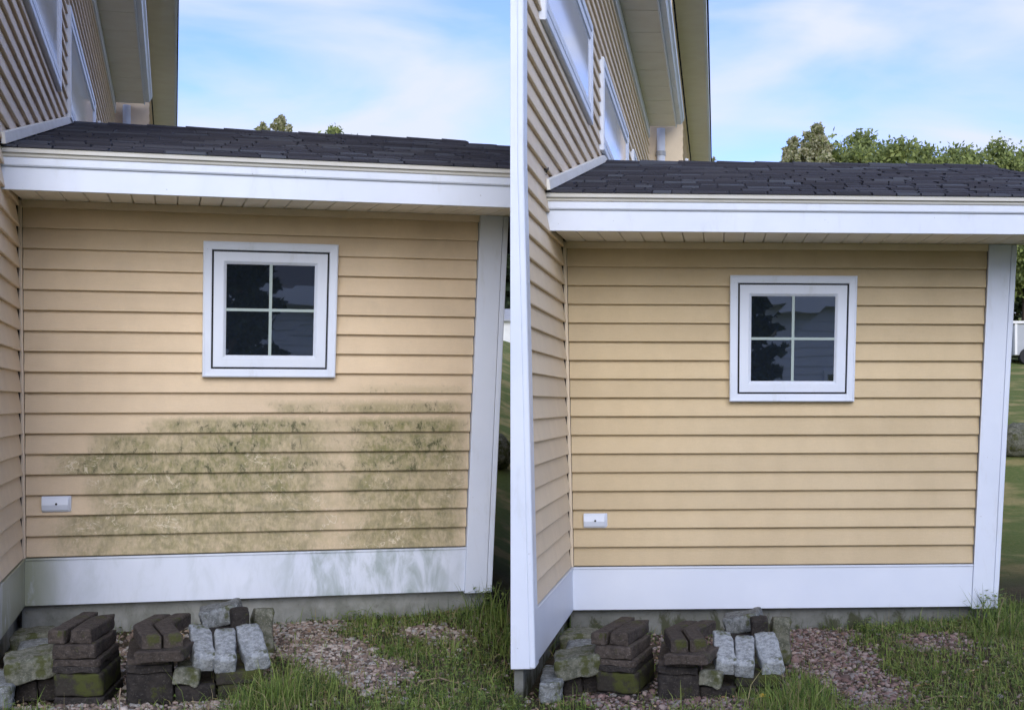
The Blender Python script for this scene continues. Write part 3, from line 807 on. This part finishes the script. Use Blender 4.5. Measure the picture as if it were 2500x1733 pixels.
def pile(P, suffix, seed):
    dz = P['pdz']
    for i, (nm, ph, mt, u0, u1, w, dep, z0, z1, yaw, pit, rol) in enumerate(PILE):
        gran = nm != 'paver'
        V, F = rough_block(u1 - u0, dep, z1 - z0, (0.009 if 'pale' in mt else 0.012) if gran else 0.0065, seed * 100 + i, 9 if gran else 8, 0.30 if gran else 0.26)
        o = mesh_obj(nm, V, F, M[mt])
        o.data.polygons.foreach_set('use_smooth', [True] * len(o.data.polygons))
        um = (u0 + u1) / 2
        x, y, z = P['Wd'](um, w - dep / 2, z0 + dz)
        o.location = (x, y, z + abs(math.sin(R(pit))) * dep / 2)
        o.rotation_euler = (Matrix.Rotation(P['yaw'] - R(yaw), 4, 'Z') @ Matrix.Rotation(R(pit), 4, 'X') @ Matrix.Rotation(-R(rol), 4, 'Y')).to_euler()
        tag(o, ph + suffix, 'stone block' if gran else 'paver', 'stones and pavers piled by the ' + P['key'] + ' house')
    for (u, w, ph, kk) in ((0.738, 1.60, 'bent brown paver on top of its stack, nearer the inside corner', .055), (0.830, 1.59, 'bent brown paver on top of its stack, nearer the leaning granite', .055)):
        V, F = bent_paver(0.082, 0.60, 0.060, kk)
        o = mesh_obj('bent_paver', V, F, M['paver'])
        o.location = P['Wd'](u, w, 0.061 + dz)
        o.rotation_euler = (0, 0, P['yaw'] - R(2))
        tag(o, ph + suffix, 'paver', 'bent pavers by the ' + P['key'] + ' house')
HL['pdz'] = 0.0; HR['pdz'] = 0.012
pile(HL, ', stained house', 3)
pile(HR, ', clean house', 3)

# ------------------------------------------------------------------ gravel, grass, weeds
def inside(poly, u, w):
    c = np.zeros(u.shape, bool); n = len(poly)
    for i in range(n):
        x1, y1 = poly[i]; x2, y2 = poly[(i + 1) % n]
        t = ((y1 > w) != (y2 > w)) & (u < (x2 - x1) * (w - y1) / (y2 - y1 + 1e-12) + x1)
        c ^= t
    return c
GRAV = [[(1.25, -0.02), (1.78, -0.02), (1.70, 0.60), (1.86, 1.30), (1.84, 2.0), (1.66, 2.3), (1.56, 2.05), (1.42, 1.40), (1.26, 1.0)],
        [(2.04, 0.42), (2.36, 0.46), (2.30, 0.90), (2.04, 0.90)], [(0.30, 1.80), (1.05, 1.86), (1.12, 2.20), (0.35, 2.12)]]
BARE = [[(-0.05, 0.0), (1.26, 0.0), (1.28, 1.86), (-0.05, 1.86)]]
def fold_noise(u, w, s):
    return np.sin(u * 9.1 * s + 1.3) * np.cos(w * 7.7 * s + u * 3.3) * 0.5 + np.sin(u * 23 * s - w * 17 * s) * 0.25
def zone(u, w):
    j = fold_noise(u, w, 1.0) * 0.10 + RNG.normal(0, 0.035, u.shape)
    g = np.zeros(u.shape, bool)
    for p in GRAV: g |= inside(p, u + j, w + j * 1.5)
    b = np.zeros(u.shape, bool)
    for p in BARE: b |= inside(p, u, w)
    return g, b

ICO_V = []; ICO_F = []
_t = (1 + 5 ** .5) / 2
for p in ((-1, _t, 0), (1, _t, 0), (-1, -_t, 0), (1, -_t, 0), (0, -1, _t), (0, 1, _t), (0, -1, -_t), (0, 1, -_t), (_t, 0, -1), (_t, 0, 1), (-_t, 0, -1), (-_t, 0, 1)):
    ICO_V.append(Vector(p).normalized())
ICO_V = np.array(ICO_V)
ICO_F = np.array([(0, 11, 5), (0, 5, 1), (0, 1, 7), (0, 7, 10), (0, 10, 11), (1, 5, 9), (5, 11, 4), (11, 10, 2), (10, 7, 6), (7, 1, 8), (3, 9, 4), (3, 4, 2), (3, 2, 6), (3, 6, 8), (3, 8, 9), (4, 9, 5), (2, 4, 11), (6, 2, 10), (8, 6, 7), (9, 8, 1)])
def np_mesh(name, verts, faces, mats, midx=None, smooth=False):
    me = bpy.data.meshes.new(name)
    nv, nf, k = len(verts), len(faces), faces.shape[1]
    me.vertices.add(nv); me.vertices.foreach_set('co', verts.astype(np.float32).ravel())
    me.loops.add(nf * k); me.loops.foreach_set('vertex_index', faces.astype(np.int32).ravel())
    me.polygons.add(nf); me.polygons.foreach_set('loop_start', np.arange(0, nf * k, k, dtype=np.int32))
    for m in mats: me.materials.append(m)
    if midx is not None: me.polygons.foreach_set('material_index', midx.astype(np.int32))
    me.update(calc_edges=True); me.validate()
    o = bpy.data.objects.new(name, me); COL.objects.link(o); return o
def to_world(P, u, w):
    O = np.array(P['O']); a, b = R(P['ang']), R(P['dang'])
    X = O[0] + u * math.cos(a) - w * math.sin(b); Y = O[1] + u * math.sin(a) - w * math.cos(b)
    return X, Y
def pebble(c): return plain('pebble %.2f %.2f' % (c[0], c[2]), c, tuple(v * .75 for v in c), 30, 0.85, 0.2)
def gravel(P, cols):
    N = 34000
    u = RNG.uniform(0.1, 2.6, N); w = RNG.uniform(-0.1, 2.6, N)
    g, b = zone(u, w)
    thin = (~b) & (RNG.random(N) < 0.05)
    under = b & (RNG.random(N) < 0.25)
    keep = g | thin | under
    u, w = u[keep], w[keep]; n = len(u)
    X, Y = to_world(P, u, w)
    Z = ground_z(X, Y) + RNG.uniform(-0.002, 0.008, n)
    s = RNG.lognormal(math.log(0.0088), 0.38, n)
    sc = np.stack([s * RNG.uniform(.8, 1.4, n), s * RNG.uniform(.8, 1.4, n), s * RNG.uniform(.55, .95, n)], 1)
    th = RNG.uniform(0, 6.28, n)
    V = ICO_V[None] * sc[:, None, :] * RNG.uniform(0.78, 1.12, (n, 12, 1))
    c, s_ = np.cos(th)[:, None], np.sin(th)[:, None]
    x = V[..., 0] * c - V[..., 1] * s_; y = V[..., 0] * s_ + V[..., 1] * c
    V = np.stack([x + X[:, None], y + Y[:, None], V[..., 2] + Z[:, None]], 2).reshape(-1, 3)
    F = (ICO_F[None] + (np.arange(n) * 12)[:, None, None]).reshape(-1, 3)
    mi = np.repeat(RNG.integers(0, len(cols), n), 20)
    o = np_mesh('gravel', V, F, [pebble(c) for c in cols], mi)
    tag(o, P['gravel_label'], 'gravel', None, 'stuff')
HL['gravel_label'] = 'pale pinkish gravel in front of the stained wall'
HR['gravel_label'] = 'reddish brown gravel in front of the clean wall'
gravel(HL, [(0.38, 0.30, 0.25), (0.28, 0.21, 0.165), (0.50, 0.44, 0.38), (0.20, 0.15, 0.12), (0.35, 0.33, 0.30), (0.12, 0.095, 0.08)])
gravel(HR, [(0.27, 0.185, 0.165), (0.19, 0.125, 0.11), (0.36, 0.29, 0.26), (0.12, 0.085, 0.075), (0.25, 0.225, 0.215), (0.08, 0.06, 0.05)])

def leafy(name, c1, c2, trans=0.25):
    g = NG(name)
    v = g.coord()
    col = g.mix(g.step(g.noise(v, 3.0, 3), 0.3, 0.7), c1, c2)
    g.done(col, 0.65, 0.2)
    tr = g.n('ShaderNodeBsdfTranslucent'); g.put(tr.inputs[0], col)
    mx = g.n('ShaderNodeMixShader'); mx.inputs[0].default_value = trans
    out = g.t.nodes['Material Output']
    g.t.links.new(g.b.outputs[0], mx.inputs[1]); g.t.links.new(tr.outputs[0], mx.inputs[2]); g.t.links.new(mx.outputs[0], out.inputs[0])
    return g.m
GR = [leafy('grass blade green', (0.115, 0.185, 0.040), (0.16, 0.22, 0.055)), leafy('grass blade fresh', (0.21, 0.29, 0.07), (0.26, 0.31, 0.085)),
      leafy('grass blade dark', (0.045, 0.085, 0.024), (0.065, 0.11, 0.03)), leafy('grass blade dry', (0.33, 0.28, 0.15), (0.26, 0.23, 0.11)), leafy('clover leaf', (0.13, 0.21, 0.05), (0.19, 0.27, 0.07))]
def blades(X, Y, H, wd, mi, lean_amt=0.45, zoff=0.0, Z=None):
    n = len(X)
    if Z is None: Z = ground_z(X, Y) - 0.004 + zoff
    th = RNG.uniform(0, 6.283, n); dx, dy = np.cos(th), np.sin(th)
    ph = RNG.uniform(0, 6.283, n); lx, ly = np.cos(ph), np.sin(ph)
    ln = np.abs(RNG.normal(0, lean_amt, n))
    pts = []
    for t, wf in ((0, 1.0), (0.5, 0.85), (1.0, 0.08)):
        ox = lx * ln * H * t * t; oy = ly * ln * H * t * t
        z = Z + H * t * (1 - 0.35 * np.minimum(ln, 1.4) * t)
        for sgn in (-1, 1):
            pts.append(np.stack([X + ox + sgn * dx * wd * wf / 2, Y + oy + sgn * dy * wd * wf / 2, z], 1))
    V = np.stack(pts, 1).reshape(-1, 3)
    base = (np.arange(n) * 6)[:, None]
    F = np.concatenate([np.array([[0, 1, 3, 2]]) + base, np.array([[2, 3, 5, 4]]) + base])
    return V, F, np.concatenate([mi, mi])
def lawn_patch(P, label):
    N = 120000
    u = RNG.uniform(-0.9, 3.6, N); w = RNG.uniform(-0.6, 2.9, N)
    g, b = zone(u, w)
    dens = 0.55 + 0.45 * fold_noise(u * 0.6, w * 0.6, 1.0)
    dens = np.where(g, 0.035 + 0.16 * np.clip(fold_noise(u * 1.7, w * 1.7, 1.0) - .2, 0, 1), dens); dens = np.where(b, 0.03, dens)
    clump = np.exp(-((u - 1.28) ** 2 / 0.05 + (w - 2.12) ** 2 / 0.06))
    dens = np.maximum(dens, clump)
    dens = np.where((w < -0.02) & (u < 2.66), 0.0, dens)
    X, Y = to_world(P, u, w)
    if P['key'] == 'stained': dens = np.where((X > 0.02) & (Y < 8), 0, dens); dens = np.where(u < -0.02, 0, dens)
    else: dens = np.where((u < 0.0) & (w < 1.82), 0, dens); dens = np.where(X < -0.02, 0, dens)
    k = RNG.random(N) < dens
    X, Y, u, w = X[k], Y[k], u[k], w[k]; n = len(X)
    H = RNG.lognormal(math.log(0.038), 0.48, n) * (1 + 1.6 * np.exp(-((u - 1.28) ** 2 / 0.05 + (w - 2.15) ** 2 / 0.08)))
    mi = RNG.choice(4, n, p=[0.36, 0.28, 0.20, 0.16])
    V, F, m = blades(X, Y, H, RNG.uniform(0.003, 0.0055, n), mi, 0.7)
    o = np_mesh('grass', V, F, GR, m); tag(o, label, 'grass', None, 'stuff')
    # clover and small weeds: three little leaves each
    k = RNG.random(n) < 0.12
    X, Y = X[k], Y[k]; n = len(X)
    Z = ground_z(X, Y) + RNG.uniform(0.012, 0.045, n)
    pts = []; 
    for j in range(3):
        a = RNG.uniform(0, 6.28, n); r = RNG.uniform(0.006, 0.013, n)
        cx, cy = np.cos(a), np.sin(a); tl = RNG.uniform(-0.5, 0.9, n) * r
        for (p, q, zt) in ((0, 0, 0), (1, .55, .5), (1.9, 0, 1), (1, -.55, .5)):
            pts.append(np.stack([X + (cx * p - cy * q) * r, Y + (cy * p + cx * q) * r, Z + tl * zt], 1))
    V = np.stack(pts, 1).reshape(-1, 3)
    base = (np.arange(n) * 12)[:, None]
    F = np.concatenate([np.array([[0, 1, 2, 3]]) + base + 4 * j for j in range(3)])
    o = np_mesh('clover', V, F, [GR[4], GR[1], GR[2]], np.tile(RNG.choice(3, n, p=[.5, .3, .2]), 3)); tag(o, P['clover_label'], 'clover', None, 'stuff')
HL['clover_label'] = 'clover and small weeds in the grass by the stained wall'
HR['clover_label'] = 'clover and small weeds in the grass by the clean wall'
lawn_patch(HL, 'patchy green grass around the gravel by the stained wall')
lawn_patch(HR, 'patchy green grass around the gravel by the clean wall')

def litter(P, label):
    n = 900
    u = RNG.uniform(0.0, 2.9, n); w = RNG.uniform(0.0, 2.5, n)
    X, Y = to_world(P, u, w)
    k = (X > 0.02) if P['key'] == 'clean' else (X < 0.02)
    X, Y = X[k], Y[k]; n = len(X)
    Z = ground_z(X, Y) + RNG.uniform(0.008, 0.022, n)
    a = RNG.uniform(0, 6.28, n); r = RNG.uniform(0.006, 0.016, n); cx, cy = np.cos(a), np.sin(a)
    tl = RNG.uniform(-.7, .7, n) * r; t2 = RNG.uniform(-.5, .5, n) * r
    V = np.stack([np.stack([X + (cx * p - cy * q) * r, Y + (cy * p + cx * q) * r, Z + tl * t + t2 * q], 1) for p, q, t in ((-1, 0, 0), (0, .55, .5), (1.1, 0, 1), (0, -.55, .5))], 1).reshape(-1, 3)
    F = np.array([[0, 1, 2, 3]]) + (np.arange(n) * 4)[:, None]
    o = np_mesh('leaf_litter', V, F, [plain('dead leaf tan', (0.30, 0.19, 0.09), (0.22, 0.13, 0.06), 20, .8), plain('dead leaf brown', (0.14, 0.08, 0.045), (0.10, 0.06, 0.035), 20, .8), plain('dead leaf straw', (0.42, 0.33, 0.19), (0.34, 0.26, 0.14), 20, .8)], RNG.integers(0, 3, n))
    tag(o, label, 'leaf litter', None, 'stuff')
litter(HL, 'scattered brown dead leaves on the ground by the stained wall')
litter(HR, 'scattered brown dead leaves on the ground by the clean wall')

def tall_clump(P, u, w, label, n=150, H=0.24, spread=0.10, leafn=90, name='weed_clump', lean_amt=0.55):
    X0, Y0 = P['Wd'](u, w)[:2]
    root = empty(name, (X0, Y0, float(ground_z(X0, Y0))))
    tag(root, label, 'weeds', 'weed clumps by the houses')
    X = RNG.normal(0, spread, n); Y = RNG.normal(0, spread, n)
    V, F, m = blades(X, Y, RNG.uniform(.45, 1.1, n) * H, RNG.uniform(0.004, 0.007, n), RNG.choice(4, n, p=[.4, .3, .18, .12]), lean_amt, Z=np.zeros(n) - .01)
    o = np_mesh('blades', V, F, GR, m); o.parent = root; o['kind'] = 'stuff'
    if leafn:
        n = leafn
        a = RNG.uniform(0, 6.28, n); r = RNG.uniform(0.010, 0.022, n)
        X = RNG.normal(0, spread * .8, n); Y = RNG.normal(0, spread * .8, n); Z = RNG.uniform(.2, .85, n) * H
        cx, cy = np.cos(a), np.sin(a); tl = RNG.uniform(-.8, .6, n) * r
        V = np.stack([np.stack([X + (cx * p - cy * q) * r, Y + (cy * p + cx * q) * r, Z + tl * t], 1) for p, q, t in ((0, 0, 0), (1, .5, .5), (2.1, 0, 1), (1, -.5, .5))], 1).reshape(-1, 3)
        F = np.array([[0, 1, 2, 3]]) + (np.arange(n) * 4)[:, None]
        o = np_mesh('leaves', V, F, [GR[4], GR[1]], RNG.integers(0, 2, n)); o.parent = root; o['kind'] = 'stuff'
for P, nm in ((HL, 'stained'), (HR, 'clean')):
    tall_clump(P, 2.62, 0.16, 'tall leafy weeds under the corner board of the %s house' % nm, 130, 0.27, 0.07, 120)
    tall_clump(P, 2.66, 0.62, 'long arching grass clump in front of the corner board, %s house' % nm, 170, 0.26, 0.11, 20, 'grass_clump', 0.9)
    tall_clump(P, 1.25, 2.10, 'bright grass tuft beside the leaning granite, %s house' % nm, 170, 0.125, 0.075, 0, 'grass_clump', 0.7)
    tall_clump(P, 1.86, 0.10, 'small leafy weed against the foundation of the %s house' % nm, 60, 0.09, 0.07, 60)

# dry twig and yellow leaf
def ribbon_leaf(P, u, w, label):
    x, y, _ = P['Wd'](u, w)
    V = []; F = []
    for i in range(7):
        t = i / 6; hw = 0.016 * math.sin(math.pi * min(1, t * 1.02)) ** 0.8 + 0.0006
        for s in (-1, 0, 1):
            V.append((t * 0.075 - .037, s * hw, 0.010 + 0.012 * math.sin(t * 4) + (0.006 if s else 0)))
    for i in range(6):
        for s in range(2):
            a = i * 3 + s; F.append((a, a + 1, a + 4, a + 3))
    o = mesh_obj('fallen_leaf', V, F, plain('yellow leaf', (0.62, 0.42, 0.03), (0.50, 0.30, 0.03), 20, 0.6))
    o.location = (x, y, float(ground_z(x, y)) + .018); o.rotation_euler = (R(20), 0, R(20))
    tag(o, label, 'leaf')
ribbon_leaf(HR, 0.80 + 0.33, 2.05, 'small yellow fallen leaf at the bottom edge near the clean house')
tw = plain('dry twig', (0.30, 0.23, 0.16), (0.2, 0.15, 0.1), 20, 0.9)
def twig(P, pts, label):
    m = MB(); q = []
    for u, w, h in pts:
        x, y, _ = P['Wd'](u, w); q.append(Vector((x, y, float(ground_z(x, y)) + h)))
    for a, b in zip(q[:-1], q[1:]): m.tube(a, b, 0.0035, 0.0028, 6)
    tag(m.build('twig', tw, None), label, 'twig')
twig(HL, [(1.88, 2.02, .02), (1.98, 1.96, .024), (2.06, 1.99, .015)], 'short dry twig on the gravel edge by the stained house')
twig(HL, [(0.60, 2.00, .0), (0.595, 1.93, .05), (0.60, 1.90, .085)], 'pale dry stalk standing between the two paver stacks, stained house')
twig(HR, [(1.88, 2.02, .02), (1.98, 1.96, .024), (2.06, 1.99, .015)], 'short dry twig on the gravel edge by the clean house')

# ------------------------------------------------------------------ trees beyond the roofs
BARK = plain('grey brown bark', (0.12, 0.09, 0.07), (0.07, 0.055, 0.045), 6, 0.95, 0.1, 0.6, 20, 0.03, stretch=(1, 1, .2))
LEAF = {'birch': [leafy('pale tree leaf', (0.46, 0.46, 0.26), (0.56, 0.53, 0.36), .4), leafy('olive tree leaf', (0.24, 0.27, 0.11), (0.30, 0.32, 0.14), .4)],
        'oak': [leafy('green tree leaf', (0.29, 0.36, 0.11), (0.38, 0.42, 0.15), .4), leafy('deep green tree leaf', (0.15, 0.195, 0.075), (0.21, 0.25, 0.10), .4)],
        'dark': [leafy('dark evergreen leaf', (0.022, 0.036, 0.014), (0.035, 0.05, 0.018), .2), leafy('black green leaf', (0.014, 0.022, 0.010), (0.02, 0.03, 0.012), .2)]}
def tree(X, Y, H, kind, label, rad=2.0, spire=False, n=9000, leaf=0.13, seed=1, cat='tree'):
    rs = np.random.default_rng(seed)
    zb = float(ground_z(X, Y))
    root = empty('tree', (X, Y, zb - .05)); tag(root, label, cat, 'trees around the houses')
    m = MB(); m.tube((0, 0, 0), (0, 0, H * .45), H * .026, H * .018, 9); m.tube((0, 0, H * .45), (.1, 0, H * .93), H * .018, H * .004, 8)
    tips = []
    nl = 46 if spire else 40
    for i in range(nl):
        t = 0.22 + 0.76 * (i + rs.random()) / nl if spire else 0.30 + 0.62 * (i + rs.random()) / nl
        az = i * 2.4 + rs.random(); 
        if spire: r = rad * (1.04 - t) ** 0.8 * 1.35 * rs.uniform(.65, 1.1); up = 0.35
        else:
            e = (t - .62) / .42; r = rad * math.sqrt(max(.06, 1 - e * e)) * rs.uniform(.55, 1.05); up = 0.30
        p0 = Vector((0, 0, H * t - r * up * .6)); p1 = Vector((math.cos(az) * r, math.sin(az) * r, H * t + r * up * .4))
        m.tube(p0, p1, H * .0075, H * .002, 6, False); tips.append((p0, p1, r))
    tips.append((Vector((0, 0, H * .8)), Vector((.1, 0, H * .98)), rad * .3))
    if spire:                                            # upright leader shoots that give the pointed outline
        for i in range(9):
            az = i * 2.4; q = rad * rs.uniform(.05, .55); t0 = rs.uniform(.80, .93) - .25 * q / rad
            tips.append((Vector((math.cos(az) * q, math.sin(az) * q, H * t0)), Vector((math.cos(az) * q * 1.1, math.sin(az) * q * 1.1, H * (t0 + rs.uniform(.06, .12)))), rad * .12))
    m.build('trunk', BARK, root, fixn=False)
    C = []
    per = n // len(tips)
    for p0, p1, r in tips:
        k = int(per * rs.uniform(.5, 1.5))
        t = rs.uniform(.30, 1.08, k) ** (0.8 if spire else 0.6)
        base = np.array(p0)[None] * (1 - t)[:, None] + np.array(p1)[None] * t[:, None]
        sp = (0.085 if spire else 0.19) * rad * (0.45 + .6 * (1 - t)) * (0.55 if r < rad * .2 else 1.0) 
        C.append(base + rs.normal(0, 1, (k, 3)) * sp[:, None] * np.array([1, 1, .75]))
    C = np.concatenate(C); k = len(C)
    a = rs.normal(0, 1, (k, 3)); a /= np.linalg.norm(a, axis=1)[:, None]
    b = np.cross(a, rs.normal(0, 1, (k, 3))); b /= np.linalg.norm(b, axis=1)[:, None]
    s = leaf * rs.uniform(.6, 1.3, (k, 1))
    V = np.stack([C - a * s, C + b * s * .5, C + a * s, C - b * s * .5], 1).reshape(-1, 3)
    F = np.array([[0, 1, 2, 3]]) + (np.arange(k) * 4)[:, None]
    o = np_mesh('crown', V, F, LEAF[kind], (rs.random(k) < .4).astype(int)); o.parent = root
tree(9.44, 42.0, 7.0, 'birch', 'pale pointed tree above the clean roof, taller of the pair', 1.35, True, 22000, .075, 21)
tree(8.80, 42.6, 6.65, 'birch', 'pale pointed tree above the clean roof, lower and leftmost of the pair', 1.2, True, 20000, .075, 22)
tree(11.25, 44.0, 6.85, 'oak', 'rounded grey green tree right of the pointed pair', 2.21, False, 30000, .085, 23)
tree(13.9, 46.0, 6.63, 'oak', 'spreading green tree second from the right edge group', 2.52, False, 30000, .085, 24)
tree(15.2, 47.6, 6.28, 'oak', 'bright green low crown between two spreading trees', 2.31, False, 30000, .085, 25)
tree(16.45, 46.0, 6.83, 'oak', 'green tree with a loose tip near the right edge', 2.31, False, 30000, .085, 26)
tree(17.5, 46.0, 6.08, 'oak', 'lowest green tree cut by the right edge', 2.42, False, 30000, .085, 27)
tree(12.5, 45.0, 5.95, 'oak', 'grey green crown filling the gap right of the rounded tree', 1.9, False, 24000, .085, 29)
tree(10.4, 43.5, 6.10, 'oak', 'low green crown between the pointed pair and the rounded tree', 1.5, False, 20000, .085, 30)
tree(6.44, 44.0, 6.15, 'birch', 'tree tip just showing beside the tall clean wall', 0.8, True, 7000, .075, 28)
tree(-7.25, 42.0, 7.20, 'birch', 'pale pointed tree above the stained roof, taller of two', 1.2, True, 20000, .075, 31)
tree(-7.90, 42.4, 7.05, 'birch', 'pale pointed tree above the stained roof, lower of two', 1.05, True, 18000, .075, 32)
tree(-5.75, 43.0, 6.92, 'oak', 'low rounded green crown peeping over the stained roof', 1.47, False, 30000, .085, 33)
tree(-0.6, 66.0, 5.1, 'dark', 'dark tree behind the white shed in the gap between houses', 2.4, False, 9000, .22, 34)
tree(1.6, 67.0, 5.0, 'dark', 'dark tree behind the shed, hidden mostly by the clean house', 2.2, False, 6000, .22, 35)
tree(23.5, 62.0, 6.0, 'dark', 'dark tree at the far right edge beyond the trailer', 2.6, False, 8000, .22, 36)

# ------------------------------------------------------------------ white shed, trailer, boulder seen past the corners
shw = plain('white shed wall', (0.78, 0.78, 0.76), (0.70, 0.70, 0.68), 2, 0.6)
shr = plain('light grey shed roof', (0.42, 0.43, 0.45), (0.36, 0.37, 0.39), 3, 0.7)
sz = float(ground_z(-1.5, 60.0))
sh = empty('shed', (-1.7, 60.0, sz)); tag(sh, 'small white shed with pale grey roof in the gap between the houses', 'shed')
MB().box(-2.2, 2.0, 0, 3.0, -.4, 1.30).build('wall', shw, sh)
MB().hexa([(-2.4, -.25, 1.26), (2.2, -.25, 1.26), (2.2, 1.5, 1.84), (-2.4, 1.5, 1.84), (-2.4, -.25, 1.34), (2.2, -.25, 1.34), (2.2, 1.5, 1.92), (-2.4, 1.5, 1.92)]).build('roof', shr, sh)
MB().hexa([(-2.4, 3.25, 1.26), (2.2, 3.25, 1.26), (2.2, 1.501, 1.84), (-2.4, 1.501, 1.84), (-2.4, 3.25, 1.34), (2.2, 3.25, 1.34), (2.2, 1.501, 1.92), (-2.4, 1.501, 1.92)]).build('roof', shr, sh)
MB().box(-.5, .4, -.04, -.002, 0, 1.15).build('door', shr, sh)
tz = float(ground_z(13.5, 34.0))
tr = empty('trailer', (12.62, 34.0, tz)); tag(tr, 'white box trailer on dark wheels at the right edge', 'trailer')
MB().box(0, 3.0, 0, 1.6, .22, 1.02).build('body', plain('grey trailer side', (0.42, 0.44, 0.46), (0.36, 0.38, 0.40), 3, 0.5), tr, bevel=.03)
fr = MB()
for q in (0.02, 1.0, 2.0, 2.92): fr.box(q, q + .06, -.03, -.002, .24, 1.02)
fr.box(-.04, 3.04, -.05, 1.65, 1.025, 1.09)
fr.build('frame', shw, tr)
for q in (0.35, 2.4):
    wh = MB().tube((q, -.06, .20), (q, .12, .20), .21, .21, 20).build('wheel', M['dark'], tr)
    MB().tube((q, -.075, .20), (q, -.061, .20), .10, .10, 14).build('rim', shr, wh)
def boulder(x, y, sx, sy, szz, label, seed):
    V, F = rough_block(sx, sy, szz, 0.05, seed, 8, 0.9)
    o = mesh_obj('boulder', V, F, M['granite_moss']); o.location = (x, y, float(ground_z(x, y)) - .05)
    o.data.polygons.foreach_set('use_smooth', [True] * len(o.data.polygons))
    tag(o, label, 'boulder')
boulder(-0.35, 17.5, .7, .5, .45, 'dark rounded boulder on the lawn in the gap between the houses', 5)
boulder(7.05, 18.5, .8, .5, .45, 'dark rounded boulder on the lawn at the right edge', 6)

# ------------------------------------------------------------------ neighbours behind the viewpoint: seen mirrored in the panes
nsid = plain('blue grey neighbour siding', (0.66, 0.71, 0.80), (0.60, 0.65, 0.74), 2, 0.6)
def neighbour(x, y, rz, label, wd=4.0):
    root = empty('neighbour_house', (x, y, float(ground_z(x, y))), rz); tag(root, label, 'house', 'grey houses mirrored in the panes')
    wl = MB().box(0, wd, -4.0, 0, -.3, 3.0).build('wall', nsid, root)
    z = .15
    while z < 2.9:
        MB().extr([(.001, z), (.024, z), (.006, z + .16), (.001, z + .16)], [(lambda p, q: (0, p, q)), (lambda p, q: (wd, p, q))]).build('siding_board', nsid, wl)
        z += .16
    rf = MB().hexa([(-.3, .35, 3.14), (wd + .3, .35, 3.14), (wd + .3, -2.2, 4.4), (-.3, -2.2, 4.4), (-.3, .35, 3.26), (wd + .3, .35, 3.26), (wd + .3, -2.2, 4.52), (-.3, -2.2, 4.52)]).build('roof', M['shingle'], root)
    MB().box(-.3, wd + .3, .351, .38, 2.98, 3.28).build('fascia', M['trim'], root)
    MB().box(-.02, wd, .02, .35, 3.002, 3.03).build('soffit', M['soffit'], root)
    wi = MB().ring(lambda a, n, zz: (a, n, zz), 1.3, 2.2, .9, 2.0, [(0, 0), (0, .06), (.08, .06), (.09, .03)]).build('window', M['trim'], root)
    MB().quad((1.38, .035, .98), (2.12, .035, .98), (2.12, .035, 1.92), (1.38, .035, 1.92)).build('pane', M['glass'], wi, fixn=False)
neighbour(1.9, -5.2, R(-18), 'grey sided house mirrored in the stained house window', 3.6)
neighbour(5.9, -5.9, R(-18), 'grey sided house mirrored in the clean house window', 5.0)
tree(1.55, -3.2, 4.7, 'dark', 'dark evergreen mirrored in the stained house window', 0.95, True, 12000, .13, 41)
tree(4.60, -3.2, 4.7, 'dark', 'dark evergreen mirrored in the clean house window', 0.95, True, 12000, .13, 42)
tree(14.5, -2.0, 9.5, 'birch', 'pale conifer mirrored in the upper side windows', 1.6, True, 7000, .14, 43)
